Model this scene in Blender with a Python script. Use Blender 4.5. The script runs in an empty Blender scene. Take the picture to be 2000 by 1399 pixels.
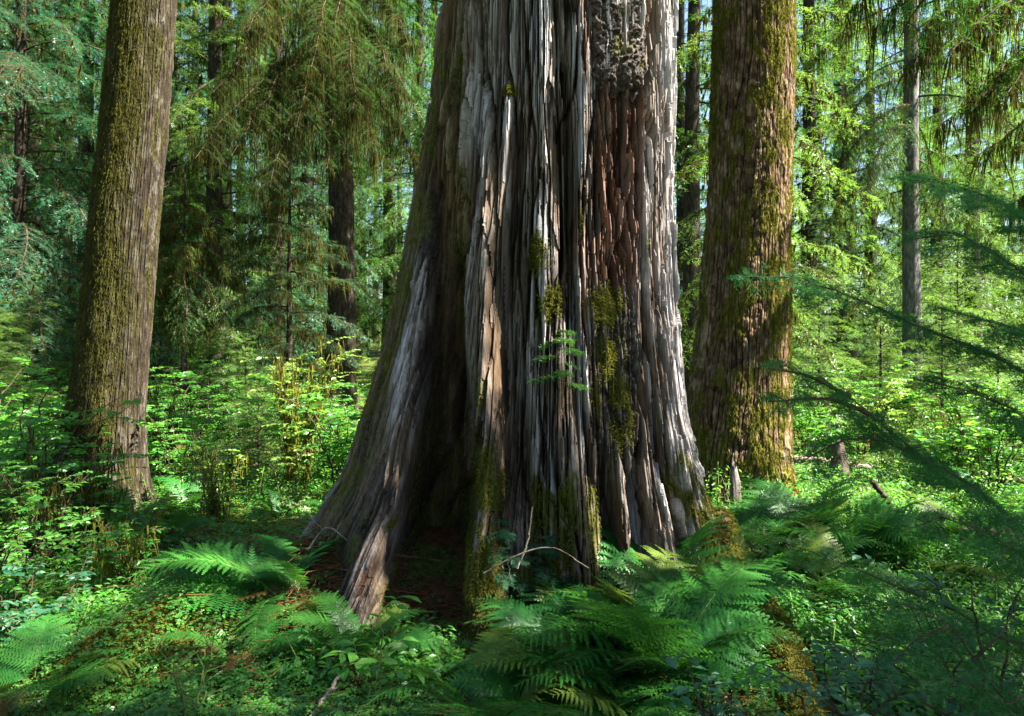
SUNDIR = (0.85, -0.15, 0.95); SUN_E = 5.0; SKY_S = 0.05; EXPO = 3.1
SHADE = [(5.0, 1.7, 'K1', .6, ''), (4.7, 3.0, 'K1', .6, ''), (7.6, .2, 'K2', .9, ''), (6.4, 4.3, 'K3', .75, ''), (12.5, -.8, 'K4', .9, ''), (-5, -3, 'K4', 1, '')]
import bpy, math
import numpy as np
R = math.radians
sc = bpy.context.scene
COL = sc.collection
FPX, CAMH, HZ = 1400.0, 1.6, 650.0          # focal length and horizon of the photograph (2000 px wide)

def at(px, py, Y):                            # a photo pixel at depth Y -> point
    return np.array([(px - 1000.0) / FPX * Y, Y, CAMH + (HZ - py) / FPX * Y])

# ------------------------------------------------------------------ noise
def _hash(ix, iy, seed):
    h = (ix.astype(np.int64) * 374761393 + iy.astype(np.int64) * 668265263 + seed * 1274126177) & 0xFFFFFFFF
    h = ((h ^ (h >> 13)) * 1274126177) & 0xFFFFFFFF
    h = ((h ^ (h >> 16)) * 2246822519) & 0xFFFFFFFF
    h = h ^ (h >> 15)
    return (h & 0xFFFFFF).astype(np.float64) / 16777216.0

def vn(x, y, seed=0, per=None):               # smooth value noise, 0..1
    x = np.asarray(x, float); y = np.asarray(y, float)
    x, y = np.broadcast_arrays(x, y)
    ix = np.floor(x).astype(np.int64); iy = np.floor(y).astype(np.int64)
    fx = x - ix; fy = y - iy
    fx = fx * fx * (3 - 2 * fx); fy = fy * fy * (3 - 2 * fy)
    jx = ix + 1
    if per: ix = ix % per; jx = jx % per
    a = _hash(ix, iy, seed); b = _hash(jx, iy, seed); c = _hash(ix, iy + 1, seed); d = _hash(jx, iy + 1, seed)
    return (a * (1 - fx) + b * fx) * (1 - fy) + (c * (1 - fx) + d * fx) * fy

def fbm(x, y, seed=0, octv=4, per=None):
    s = 0; a = 0.5; t = 0
    for i in range(octv):
        s = s + a * vn(np.asarray(x) * 2 ** i, np.asarray(y) * 2 ** i, seed + i * 17, per * 2 ** i if per else None); t += a; a *= 0.5
    return s / t

def sstep(a, b, x):
    t = np.clip((x - a) / (b - a), 0, 1); return t * t * (3 - 2 * t)

def hump(x, y):                               # long mossy hump at lower left
    return np.exp(-(((x + 1.70) * .82 + (y - 3.45) * .57) / .50) ** 2 - ((-(x + 1.70) * .57 + (y - 3.45) * .82) / .22) ** 2)

def gz(x, y):                                 # ground height
    x = np.asarray(x, float); y = np.asarray(y, float)
    z = 0.16 * (fbm(x * 0.35 + 31, y * 0.35 + 7, 5, 3) - 0.5) + 0.07 * (fbm(x * 1.6 + 3, y * 1.6, 9, 3) - 0.5)
    z = z + 0.26 * np.exp(-(((x + 0.05) / 1.6) ** 2 + ((y - 5.5) / 1.2) ** 2) ** 2)
    z = z + 0.27 * np.exp(-((x + 1.10) / 0.50) ** 2 - ((y - 4.4) / 0.50) ** 2)
    z = z + 0.30 * hump(x, y)
    z = z + 0.10 * np.exp(-((x + 3.0) / 0.8) ** 2 - ((y - 5.2) / 0.8) ** 2)
    z = z - 0.14 * np.exp(-((x + 0.45) / 0.30) ** 2 - ((y - 4.15) / 0.45) ** 2)
    r = np.hypot(x, y)
    z = z + 0.9 * sstep(22, 60, r) + 4 * sstep(60, 200, r)
    return z

# ------------------------------------------------------------------ mesh output
def mesh_from(name, verts, faces, mats, midx=None, smooth=False, attrs=None):
    """verts (n,3); faces: list of int arrays (m,k); mats list; midx: material index per faces-array"""
    verts = np.ascontiguousarray(verts, np.float32)
    faces = [np.asarray(f, np.int32) for f in faces if len(f)]
    me = bpy.data.meshes.new(name)
    me.vertices.add(len(verts)); me.vertices.foreach_set('co', verts.ravel())
    loops = np.concatenate([f.ravel() for f in faces])
    tot = np.concatenate([np.full(len(f), f.shape[1], np.int32) for f in faces])
    me.loops.add(len(loops)); me.loops.foreach_set('vertex_index', loops)
    me.polygons.add(len(tot))
    st = np.zeros(len(tot), np.int32); st[1:] = np.cumsum(tot)[:-1]
    me.polygons.foreach_set('loop_start', st)
    if midx is not None:
        me.polygons.foreach_set('material_index', np.concatenate([np.full(len(f), m, np.int32) for f, m in zip(faces, midx)]))
    sm = np.zeros(len(tot), bool)
    if smooth is True: sm[:] = True
    elif smooth: sm = np.concatenate([np.full(len(f), s, bool) for f, s in zip(faces, smooth)])
    me.polygons.foreach_set('use_smooth', sm)
    for m in mats: me.materials.append(m)
    if attrs:
        for k, v in attrs.items():
            v = np.asarray(v, np.float32)
            if v.ndim == 1:
                a = me.attributes.new(k, 'FLOAT', 'POINT'); a.data.foreach_set('value', v)
            else:
                a = me.attributes.new(k, 'FLOAT_COLOR', 'POINT'); a.data.foreach_set('color', np.ascontiguousarray(np.c_[v, np.ones(len(v), np.float32)]).ravel())
    me.update(calc_edges=True)
    return me

class MB:                                     # collects pieces for ONE mesh
    def __init__(s): s.v = []; s.f = []; s.m = []; s.sm = []; s.n = 0
    def add(s, v, f, mat=0, smooth=False):
        v = np.asarray(v, float).reshape(-1, 3); f = np.asarray(f, np.int64)
        if len(v) == 0 or len(f) == 0: return
        s.v.append(v); s.f.append(f + s.n); s.m.append(mat); s.sm.append(smooth); s.n += len(v)
    def mesh(s, name, mats, origin=(0, 0, 0)):
        return mesh_from(name, np.concatenate(s.v) - np.asarray(origin), s.f, mats, s.m, s.sm)

def link(name, data, parent=None, loc=None):
    o = bpy.data.objects.new(name, data); COL.objects.link(o)
    if parent is not None: o.parent = parent
    if loc is not None: o.location = tuple(float(c) for c in loc)
    return o

def tag(o, label=None, cat=None, group=None, kind=None):
    if label: o['label'] = label
    if cat: o['category'] = cat
    if group: o['group'] = group
    if kind: o['kind'] = kind
    return o

def thing(name, loc, label, cat, group=None, rz=0.0):
    o = link(name, None, None, loc); o.rotation_euler = (0, 0, rz); o.empty_display_size = 0.2
    return tag(o, label, cat, group)

# ------------------------------------------------------------------ shape pieces
def nrm(v):
    return v / np.maximum(np.linalg.norm(v, axis=-1, keepdims=True), 1e-9)

def tubes(P, rad, sides=4):
    """P (M,K,3) paths, rad (M,K) -> verts, quads"""
    P = np.asarray(P, float); M, K, _ = P.shape
    rad = np.broadcast_to(np.asarray(rad, float), (M, K))
    T = nrm(np.gradient(P, axis=1))
    ref = np.where(np.abs(T[..., 2:3]) > 0.9, np.array([1.0, 0, 0]), np.array([0, 0, 1.0]))
    A = nrm(np.cross(T, ref)); B = np.cross(T, A)
    an = np.arange(sides) * 2 * np.pi / sides
    V = P[:, :, None, :] + rad[:, :, None, None] * (np.cos(an)[:, None] * A[:, :, None, :] + np.sin(an)[:, None] * B[:, :, None, :])
    idx = np.arange(M * K * sides).reshape(M, K, sides)
    q = np.stack([idx[:, :-1], np.roll(idx, -1, 2)[:, :-1], np.roll(idx, -1, 2)[:, 1:], idx[:, 1:]], -1).reshape(-1, 4)
    return V.reshape(-1, 3), q

def resample(P, n):
    """Catmull-Rom through points P, resampled evenly"""
    P = np.asarray(P, float)
    if len(P) > 2:
        Q = np.vstack([2 * P[0] - P[1], P, 2 * P[-1] - P[-2]]); out = []
        for i in range(1, len(Q) - 2):
            t = np.linspace(0, 1, 12, endpoint=False)[:, None]
            a, b, c, d = Q[i - 1], Q[i], Q[i + 1], Q[i + 2]
            out.append(0.5 * (2 * b + (c - a) * t + (2 * a - 5 * b + 4 * c - d) * t ** 2 + (3 * b - a - 3 * c + d) * t ** 3))
        P = np.vstack(out + [P[-1:]])
    s = np.r_[0, np.cumsum(np.linalg.norm(np.diff(P, axis=0), axis=1))]
    u = np.linspace(0, s[-1], n)
    return np.stack([np.interp(u, s, P[:, k]) for k in range(3)], 1)

def place(tv, tf, O, X, N, S):
    """template (n,3) placed at O with local x along X and local z along N"""
    O = np.asarray(O, float); X = nrm(np.asarray(X, float)); N = np.asarray(N, float)
    Y = nrm(np.cross(N, X)); Z = np.cross(X, Y)
    S = np.broadcast_to(np.asarray(S, float), (len(O),))
    V = O[:, None, :] + S[:, None, None] * (tv[None, :, 0:1] * X[:, None, :] + tv[None, :, 1:2] * Y[:, None, :] + tv[None, :, 2:3] * Z[:, None, :])
    F = (np.asarray(tf)[None] + (np.arange(len(O)) * len(tv))[:, None, None]).reshape(-1, np.asarray(tf).shape[1])
    return V.reshape(-1, 3), F

def blades(O, D, ln, w, rng, sag=0.3):
    """thin bent blades (two triangles) from O along D, sagging down"""
    n = len(O); D = nrm(D)
    side = nrm(np.cross(D, rng.normal(size=(n, 3))))
    ln = np.asarray(ln)[:, None] if np.ndim(ln) else ln
    w = np.asarray(w)[:, None] if np.ndim(w) else w
    mid = O + D * ln * 0.5
    tip = O + D * ln * 0.85 + np.array([0, 0, -1.0]) * ln * sag
    V = np.stack([O - side * w, O + side * w, mid + side * w * 0.8, mid - side * w * 0.8, tip], 1).reshape(-1, 3)
    b = (np.arange(n) * 5)[:, None]
    F = np.concatenate([b + np.array([[0, 1, 2]]), b + np.array([[0, 2, 3]]), b + np.array([[3, 2, 4]])])
    return V, F

# ------------------------------------------------------------------ materials
def nt(name):
    m = bpy.data.materials.new(name); m.use_nodes = True
    t = m.node_tree; t.nodes.clear()
    return m, t
def N(t, typ, **kw):
    n = t.nodes.new(typ)
    for k, v in kw.items():
        if k in n.inputs: n.inputs[k].default_value = v
        else: setattr(n, k, v)
    return n
def L(t, a, b): t.links.new(a, b)
def coords(t, scale=(1, 1, 1), world=False):
    if world: c = N(t, 'ShaderNodeNewGeometry').outputs['Position']
    else: c = N(t, 'ShaderNodeTexCoord').outputs['Object']
    mp = N(t, 'ShaderNodeMapping'); mp.inputs['Scale'].default_value = scale; L(t, c, mp.inputs['Vector']); return mp.outputs['Vector']
def noise(t, vec, scale, detail=4, rough=0.6):
    n = N(t, 'ShaderNodeTexNoise'); n.inputs['Scale'].default_value = scale; n.inputs['Detail'].default_value = detail; n.inputs['Roughness'].default_value = rough
    L(t, vec, n.inputs['Vector']); return n.outputs['Fac']
def ramp(t, fac, stops):
    r = N(t, 'ShaderNodeValToRGB'); e = r.color_ramp.elements
    while len(e) < len(stops): e.new(0.5)
    for el, (p, c) in zip(e, stops): el.position = p; el.color = (*c, 1)
    L(t, fac, r.inputs['Fac']); return r.outputs['Color']
def mix(t, fac, a, b, typ='MIX'):
    m = N(t, 'ShaderNodeMix', data_type='RGBA', blend_type=typ)
    for s, v in ((m.inputs['Factor'], fac), (m.inputs['A'], a), (m.inputs['B'], b)):
        if hasattr(v, 'node'): L(t, v, s)
        elif isinstance(v, tuple): s.default_value = (*v, 1)
        else: s.default_value = v
    return m.outputs['Result']
def mth(t, op, a, b=0.0):
    m = N(t, 'ShaderNodeMath', operation=op)
    for s, v in ((m.inputs[0], a), (m.inputs[1], b)):
        if hasattr(v, 'node'): L(t, v, s)
        else: s.default_value = v
    return m.outputs[0]
def attr(t, name, out='Fac'):
    return N(t, 'ShaderNodeAttribute', attribute_name=name).outputs[out]
def princ(t, color, rough=0.8, bump=None, bstr=0.3, bdist=0.01, spec=0.3):
    p = N(t, 'ShaderNodeBsdfPrincipled'); o = N(t, 'ShaderNodeOutputMaterial')
    p.inputs['Roughness'].default_value = rough; p.inputs['Specular IOR Level'].default_value = spec
    if hasattr(color, 'node'): L(t, color, p.inputs['Base Color'])
    else: p.inputs['Base Color'].default_value = (*color, 1)
    if bump is not None:
        b = N(t, 'ShaderNodeBump'); b.inputs['Strength'].default_value = bstr; b.inputs['Distance'].default_value = bdist
        L(t, bump, b.inputs['Height']); L(t, b.outputs[0], p.inputs['Normal'])
    L(t, p.outputs[0], o.inputs[0]); return p

def leaf_mat(name, c1, c2, trans=(0.2, 0.4, 0.05), tf=0.4, gloss=0.08, scale=2.0, rough=0.4, island=False):
    """leaf: diffuse + translucent + a little gloss; colour wanders between c1 and c2 from clump to clump"""
    m, t = nt(name)
    f = noise(t, coords(t, (1, 1, 1), True), scale, 3)
    if island:
        f = mth(t, 'ADD', mth(t, 'MULTIPLY', f, 0.5), mth(t, 'MULTIPLY', N(t, 'ShaderNodeNewGeometry').outputs['Random Per Island'], 0.5))
    oi = N(t, 'ShaderNodeObjectInfo').outputs['Random']
    f = mth(t, 'ADD', f, mth(t, 'MULTIPLY', mth(t, 'SUBTRACT', oi, 0.5), 0.3))
    c = ramp(t, f, [(0.3, c1), (0.7, c2)])
    d = N(t, 'ShaderNodeBsdfDiffuse'); L(t, c, d.inputs['Color'])
    tr = N(t, 'ShaderNodeBsdfTranslucent'); tr.inputs['Color'].default_value = (*trans, 1)
    L(t, mix(t, f, trans, tuple(min(1, a * 0.65) for a in trans)), tr.inputs['Color'])
    g = N(t, 'ShaderNodeBsdfGlossy'); g.inputs['Roughness'].default_value = rough
    m1 = N(t, 'ShaderNodeMixShader'); m1.inputs[0].default_value = tf; L(t, d.outputs[0], m1.inputs[1]); L(t, tr.outputs[0], m1.inputs[2])
    m2 = N(t, 'ShaderNodeMixShader'); m2.inputs[0].default_value = gloss; L(t, m1.outputs[0], m2.inputs[1]); L(t, g.outputs[0], m2.inputs[2])
    o = N(t, 'ShaderNodeOutputMaterial'); L(t, m2.outputs[0], o.inputs[0])
    return m

MAT = {}
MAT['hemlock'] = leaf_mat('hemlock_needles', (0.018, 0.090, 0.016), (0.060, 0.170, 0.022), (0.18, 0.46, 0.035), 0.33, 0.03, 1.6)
MAT['shadehemlock'] = leaf_mat('shade_toned_hemlock', (0.010, 0.048, 0.011), (0.030, 0.100, 0.018), (0.08, 0.27, 0.025), 0.30, 0.015, 1.6)  # darker copy of the hemlock needles, with the boughs' shade put into the colour
MAT['nearspruce'] = leaf_mat('near_spruce_needles', (0.015, 0.078, 0.020), (0.034, 0.125, 0.030), (0.08, 0.32, 0.05), 0.38, 0.01, 1.6)
MAT['spruce'] = leaf_mat('spruce_needles', (0.016, 0.080, 0.040), (0.036, 0.130, 0.055), (0.08, 0.30, 0.09), 0.25, 0.035, 1.6)
MAT['sunneedle'] = leaf_mat('sun_toned_needles', (0.042, 0.140, 0.022), (0.115, 0.220, 0.036), (0.30, 0.56, 0.06), 0.38, 0.03, 1.6)  # paler, yellower needles, with the sunlit look put into the colour
MAT['fern'] = leaf_mat('fern_leaf', (0.013, 0.080, 0.015), (0.038, 0.145, 0.021), (0.10, 0.36, 0.03), 0.34, 0.02, 5.0)
MAT['fernbrown'] = leaf_mat('withered_fern', (0.075, 0.040, 0.014), (0.165, 0.100, 0.035), (0.18, 0.10, 0.03), 0.25, 0.02, 6.0)
MAT['fernpale'] = leaf_mat('yellowing_fern', (0.050, 0.105, 0.014), (0.115, 0.165, 0.026), (0.22, 0.36, 0.03), 0.34, 0.02, 6.0)
MAT['clover'] = leaf_mat('clover_leaf', (0.026, 0.115, 0.018), (0.080, 0.210, 0.030), (0.18, 0.45, 0.045), 0.35, 0.05, 4.0, island=True)
MAT['leaf'] = leaf_mat('shrub_leaf', (0.030, 0.140, 0.020), (0.080, 0.225, 0.034), (0.24, 0.58, 0.045), 0.45, 0.03, 3.0, island=True)
MAT['leafdark'] = leaf_mat('dark_shrub_leaf', (0.020, 0.090, 0.045), (0.040, 0.140, 0.055), (0.10, 0.34, 0.06), 0.3, 0.05, 3.0, island=True)
MAT['leafyellow'] = leaf_mat('yellow_leaf', (0.070, 0.175, 0.020), (0.165, 0.270, 0.036), (0.38, 0.54, 0.06), 0.45, 0.05, 3.0, island=True)
MAT['hang'] = leaf_mat('hanging_moss', (0.022, 0.021, 0.006), (0.065, 0.062, 0.016), (0.12, 0.12, 0.025), 0.25, 0.0, 3.5)
MAT['moss'] = leaf_mat('moss_blades', (0.042, 0.046, 0.008), (0.105, 0.115, 0.018), (0.18, 0.20, 0.03), 0.25, 0.0, 9.0)
MAT['mossolive'] = leaf_mat('olive_moss', (0.024, 0.025, 0.005), (0.066, 0.066, 0.012), (0.12, 0.12, 0.02), 0.2, 0.0, 9.0)
MAT['mossgold'] = leaf_mat('golden_moss', (0.060, 0.062, 0.010), (0.150, 0.145, 0.021), (0.19, 0.19, 0.03), 0.25, 0.0, 9.0)
MAT['needlelitter'] = leaf_mat('brown_needles', (0.10, 0.042, 0.018), (0.22, 0.10, 0.045), (0.1, 0.05, 0.02), 0.1, 0.02, 12.0, island=True)

def wood_mat():
    m, t = nt('weathered_wood')
    mk = N(t, 'ShaderNodeAttribute', attribute_name='mask'); sp = N(t, 'ShaderNodeSeparateColor'); L(t, mk.outputs['Color'], sp.inputs[0])
    moss, red, bark = sp.outputs[0], sp.outputs[1], sp.outputs[2]
    slab = attr(t, 'slab'); brown = attr(t, 'brown')
    fine = noise(t, coords(t, (60, 60, 2.2)), 1.0, 6, 0.7)
    mid = noise(t, coords(t, (14, 14, 0.8)), 1.0, 5, 0.65)
    blot = noise(t, coords(t, (3, 3, 1.5)), 1.0, 4, 0.6)
    f = mth(t, 'ADD', mth(t, 'MULTIPLY', slab, 0.46), mth(t, 'ADD', mth(t, 'MULTIPLY', fine, 0.42), mth(t, 'MULTIPLY', mid, 0.26)))
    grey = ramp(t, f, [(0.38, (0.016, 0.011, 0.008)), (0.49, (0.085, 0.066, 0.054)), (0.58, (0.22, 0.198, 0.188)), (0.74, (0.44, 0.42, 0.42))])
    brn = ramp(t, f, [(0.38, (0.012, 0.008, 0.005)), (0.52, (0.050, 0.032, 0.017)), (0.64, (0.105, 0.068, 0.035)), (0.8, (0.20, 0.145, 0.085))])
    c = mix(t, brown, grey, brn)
    warm = ramp(t, blot, [(0.48, (0, 0, 0)), (0.66, (1, 1, 1))])
    c = mix(t, mth(t, 'MULTIPLY', warm, 0.38), c, (0.16, 0.095, 0.045))
    rd = ramp(t, f, [(0.38, (0.012, 0.006, 0.004)), (0.54, (0.050, 0.023, 0.012)), (0.74, (0.14, 0.070, 0.038))])
    c = mix(t, red, c, rd)
    lum = noise(t, coords(t, (30, 30, 30)), 1.0, 5, 0.7)
    bk = ramp(t, lum, [(0.40, (0.016, 0.011, 0.009)), (0.54, (0.060, 0.047, 0.038)), (0.68, (0.17, 0.155, 0.135))])
    c = mix(t, bark, c, bk)
    msc = ramp(t, fine, [(0.3, (0.026, 0.025, 0.005)), (0.65, (0.095, 0.092, 0.016))])
    mf = mth(t, 'MULTIPLY', moss, ramp(t, mth(t, 'ADD', mth(t, 'MULTIPLY', lum, 0.5), mth(t, 'MULTIPLY', moss, 0.4)), [(0.38, (0, 0, 0)), (0.58, (1, 1, 1))]))
    c = mix(t, mf, c, msc)
    b = mth(t, 'ADD', mth(t, 'MULTIPLY', fine, 0.7), mth(t, 'MULTIPLY', noise(t, coords(t, (160, 160, 9)), 1.0, 3), 0.3))
    princ(t, c, 0.85, b, 0.75, 0.014, 0.15)
    return m
MAT['wood'] = wood_mat()

def bark_mat(name, dark, midc, light, sc1=(30, 30, 8), mossc=((0.015, 0.014, 0.004), (0.056, 0.052, 0.010))):
    m, t = nt(name)
    mk = N(t, 'ShaderNodeAttribute', attribute_name='mask'); sp = N(t, 'ShaderNodeSeparateColor'); L(t, mk.outputs['Color'], sp.inputs[0])
    a = noise(t, coords(t, sc1), 1.0, 6, 0.7); b = noise(t, coords(t, (4, 4, 2)), 1.0, 4)
    h = attr(t, 'slab')
    f = mth(t, 'ADD', mth(t, 'MULTIPLY', a, 0.6), mth(t, 'ADD', mth(t, 'MULTIPLY', b, 0.2), mth(t, 'MULTIPLY', h, 0.2)))
    c = ramp(t, f, [(0.36, dark), (0.52, midc), (0.68, light)])
    lich = ramp(t, noise(t, coords(t, (9, 9, 6)), 1.0, 5, 0.7), [(0.56, (0, 0, 0)), (0.68, (1, 1, 1))])
    c = mix(t, mth(t, 'MULTIPLY', lich, 0.30), c, (0.20, 0.20, 0.165))
    mc = ramp(t, a, [(0.35, mossc[0]), (0.65, mossc[1])])
    c = mix(t, sp.outputs[0], c, mc)
    princ(t, c, 0.9, mth(t, 'ADD', a, mth(t, 'MULTIPLY', noise(t, coords(t, (90, 90, 40)), 1.0, 4), 0.5)), 0.8, 0.018, 0.1)
    return m
MAT['bark_left'] = bark_mat('furrowed_grey_brown_bark', (0.008, 0.006, 0.004), (0.028, 0.021, 0.013), (0.100, 0.084, 0.058))
MAT['bark_right'] = bark_mat('reddish_flaky_bark', (0.022, 0.012, 0.007), (0.115, 0.070, 0.036), (0.33, 0.23, 0.145), (34, 34, 10), ((0.055, 0.050, 0.008), (0.175, 0.150, 0.024)))
MAT['bark_dark'] = bark_mat('dark_conifer_bark', (0.020, 0.015, 0.010), (0.070, 0.055, 0.038), (0.145, 0.120, 0.090), (22, 22, 6))
MAT['bark_grey'] = bark_mat('pale_grey_bark', (0.06, 0.055, 0.05), (0.20, 0.19, 0.18), (0.40, 0.39, 0.38), (22, 22, 6))

def twig_mat(name, a, b):
    m, t = nt(name); f = noise(t, coords(t, (1, 1, 1), True), 18, 4)
    princ(t, ramp(t, f, [(0.35, a), (0.65, b)]), 0.9, f, 0.4, 0.004, 0.1); return m
MAT['twig'] = twig_mat('dark_twig', (0.025, 0.018, 0.012), (0.080, 0.058, 0.038))
MAT['stem'] = twig_mat('green_stem', (0.05, 0.09, 0.02), (0.12, 0.16, 0.04))
MAT['deadwood'] = twig_mat('bare_grey_stick', (0.11, 0.08, 0.055), (0.30, 0.24, 0.19))
MAT['redwood'] = twig_mat('rotten_red_wood', (0.06, 0.022, 0.010), (0.22, 0.09, 0.04))

def ground_mat():
    m, t = nt('forest_floor'); v = coords(t, (1, 1, 1), True)
    a = noise(t, v, 3.0, 6, 0.7); b = noise(t, v, 22, 5, 0.7); lit = attr(t, 'litter')
    soil = ramp(t, b, [(0.35, (0.018, 0.011, 0.007)), (0.65, (0.085, 0.052, 0.030))])
    moss = ramp(t, b, [(0.35, (0.022, 0.038, 0.007)), (0.65, (0.085, 0.115, 0.020))])
    red = ramp(t, b, [(0.35, (0.045, 0.018, 0.009)), (0.65, (0.17, 0.070, 0.032))])
    c = mix(t, ramp(t, a, [(0.34, (0, 0, 0)), (0.50, (1, 1, 1))]), soil, moss)
    c = mix(t, lit, c, red)
    princ(t, c, 0.95, b, 0.8, 0.03, 0.1)
    return m
MAT['ground'] = ground_mat()
# ================================================================== camera, light, sky
cam = bpy.data.cameras.new('camera'); co = bpy.data.objects.new('camera', cam); COL.objects.link(co)
co.location = (0, 0, CAMH); co.rotation_euler = (R(90), 0, 0)
cam.sensor_width = 36; cam.lens = 36 * FPX / 2000; cam.shift_y = -(699.5 - HZ) / 2000.0
cam.clip_start = 0.05; cam.clip_end = 2000
cam.dof.use_dof = True; cam.dof.focus_distance = 4.6; cam.dof.aperture_fstop = 11.0
sc.camera = co
SUN = np.array(SUNDIR); SUN = SUN / np.linalg.norm(SUN)
sl = bpy.data.lights.new('sun', 'SUN'); sl.energy = SUN_E; sl.angle = R(0.53); sl.color = (1.0, 0.94, 0.84)
so = bpy.data.objects.new('sun', sl); COL.objects.link(so)
from mathutils import Vector, Matrix
so.rotation_euler = Vector(SUN).to_track_quat('Z', 'Y').to_euler(); so.location = (12, -6, 25)
w = bpy.data.worlds.new('World'); sc.world = w; w.use_nodes = True
bg = w.node_tree.nodes['Background']; sky = w.node_tree.nodes.new('ShaderNodeTexSky'); sky.sky_type = 'NISHITA'
sky.sun_disc = False; sky.dust_density = 0.8; sky.ozone_density = 0.5; sky.air_density = 0.8; sky.sun_elevation = math.asin(SUN[2]); sky.sun_rotation = math.atan2(SUN[0], SUN[1])
w.node_tree.links.new(sky.outputs[0], bg.inputs[0]); bg.inputs[1].default_value = SKY_S
sc.view_settings.view_transform = 'Standard'; sc.view_settings.look = 'None'; sc.view_settings.exposure = EXPO; sc.view_settings.gamma = 1
sc.render.engine = 'CYCLES'
cy = sc.cycles
cy.max_bounces = 4; cy.diffuse_bounces = 2; cy.transmission_bounces = 3; cy.glossy_bounces = 2; cy.transparent_max_bounces = 4
cy.use_adaptive_sampling = True; cy.adaptive_threshold = 0.005
cy.use_denoising = True
try: cy.denoiser = 'OPENIMAGEDENOISE'
except Exception: pass
cy.sample_clamp_indirect = 6.0; cy.caustics_reflective = False; cy.caustics_refractive = False
sc.render.threads_mode = 'AUTO'

# ================================================================== ground sheet
def axis(a, b, st, far, grow=1.22):
    mid = np.arange(a, b + 1e-6, st); out = [mid]
    lo = []; d = st; x = a
    while x > -far: d *= grow; x -= d; lo.append(x)
    hi = []; d = st; x = b
    while x < far: d *= grow; x += d; hi.append(x)
    return np.r_[lo[::-1], mid, hi]
def make_ground():
    xs = axis(-6, 6, 0.06, 400); ys = axis(1.5, 11, 0.06, 400)
    X, Y = np.meshgrid(xs, ys); Z = gz(X, Y)
    n, k = X.shape; idx = np.arange(n * k).reshape(n, k)
    q = np.stack([idx[:-1, :-1], idx[:-1, 1:], idx[1:, 1:], idx[1:, :-1]], -1).reshape(-1, 4)
    d = np.hypot((X - 0.0) / 1.9, (Y - 4.8) / 1.5)
    lit = np.clip(1.25 - d, 0, 1) * sstep(0.35, 0.6, fbm(X * 2.2, Y * 2.2, 77, 4)) * 1.3
    lit = np.maximum(lit, sstep(0.62, 0.70, fbm(X * 1.5 + 9, Y * 1.5, 78, 4)) * 0.5)
    me = mesh_from('ground', np.stack([X, Y, Z], -1).reshape(-1, 3), [q], [MAT['ground']], None, True, {'litter': np.clip(lit, 0, 1).ravel()})
    return tag(link('ground', me), 'forest floor of moss, soil and fallen needles', None, None, 'structure')
make_ground()

# ================================================================== trunk surfaces
def grid_mesh(P, closed=True):
    n, k = P.shape[:2]; idx = np.arange(n * k).reshape(n, k)
    nx = np.roll(idx, -1, 1) if closed else idx[:, 1:]
    a = idx if closed else idx[:, :-1]
    return np.stack([a[:-1], nx[:-1], nx[1:], a[1:]], -1).reshape(-1, 4)
def grid_normals(P):
    du = np.roll(P, -1, 1) - np.roll(P, 1, 1); dv = np.gradient(P, axis=0)
    return nrm(np.cross(du, dv))
def pick(P, Nn, wgt, n, rng):
    """n random surface points, chance by wgt and by cell size"""
    a = np.linalg.norm(np.roll(P, -1, 1) - P, axis=2) * np.linalg.norm(np.gradient(P, axis=0), axis=2)
    w_ = (wgt * a).ravel(); cs = np.cumsum(w_)
    i = np.minimum(np.searchsorted(cs, rng.random(n) * cs[-1]), len(cs) - 1)
    p = P.reshape(-1, 3)[i] + rng.normal(size=(n, 3)) * 0.004
    return p, Nn.reshape(-1, 3)[i], wgt.ravel()[i]

def slabs(u, z, n, seglen, seed, wob=0.8):
    """splintered plates: n columns round the trunk, each broken into lengths. -> height, crack, tilt"""
    c = u * n + wob * (vn(u * n * 0.5, z * 0.9, seed, n // 2) - 0.5) * 2 + 0.35 * (vn(u * n, z * 4.0, seed + 1, n) - 0.5)
    col = np.floor(c).astype(np.int64); f = c - col; col = col % n
    off = _hash(col, col * 0 + 3, seed + 2) * 10
    zz = z / (seglen * (0.6 + 0.9 * _hash(col, col * 0 + 5, seed + 3))) + off + 0.45 * np.abs(f - 0.5 + 0.4 * (_hash(col, col * 0 + 9, seed + 4) - 0.5)) * 2 + 0.25 * (vn(c * 5, z * 6, seed + 8) - 0.5)
    seg = np.floor(zz).astype(np.int64)
    h = _hash(col, seg, seed + 5); tilt = (f - 0.5) * (_hash(col, seg, seed + 6) - 0.5)
    e = np.minimum(f, 1 - f)
    return h, np.exp(-(e / 0.07) ** 2), tilt

def track(pts, py):
    a = np.array(pts, float); return np.interp(py, a[:, 0], a[:, 1])

def blob(px, py, items):
    s = np.zeros_like(px)
    for (x, y, rx, ry, st) in items:
        s = np.maximum(s, st * np.clip(1.5 * (1 - np.sqrt(((px - x) / rx) ** 2 + ((py - y) / ry) ** 2)), 0, 1))
    return s

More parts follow.
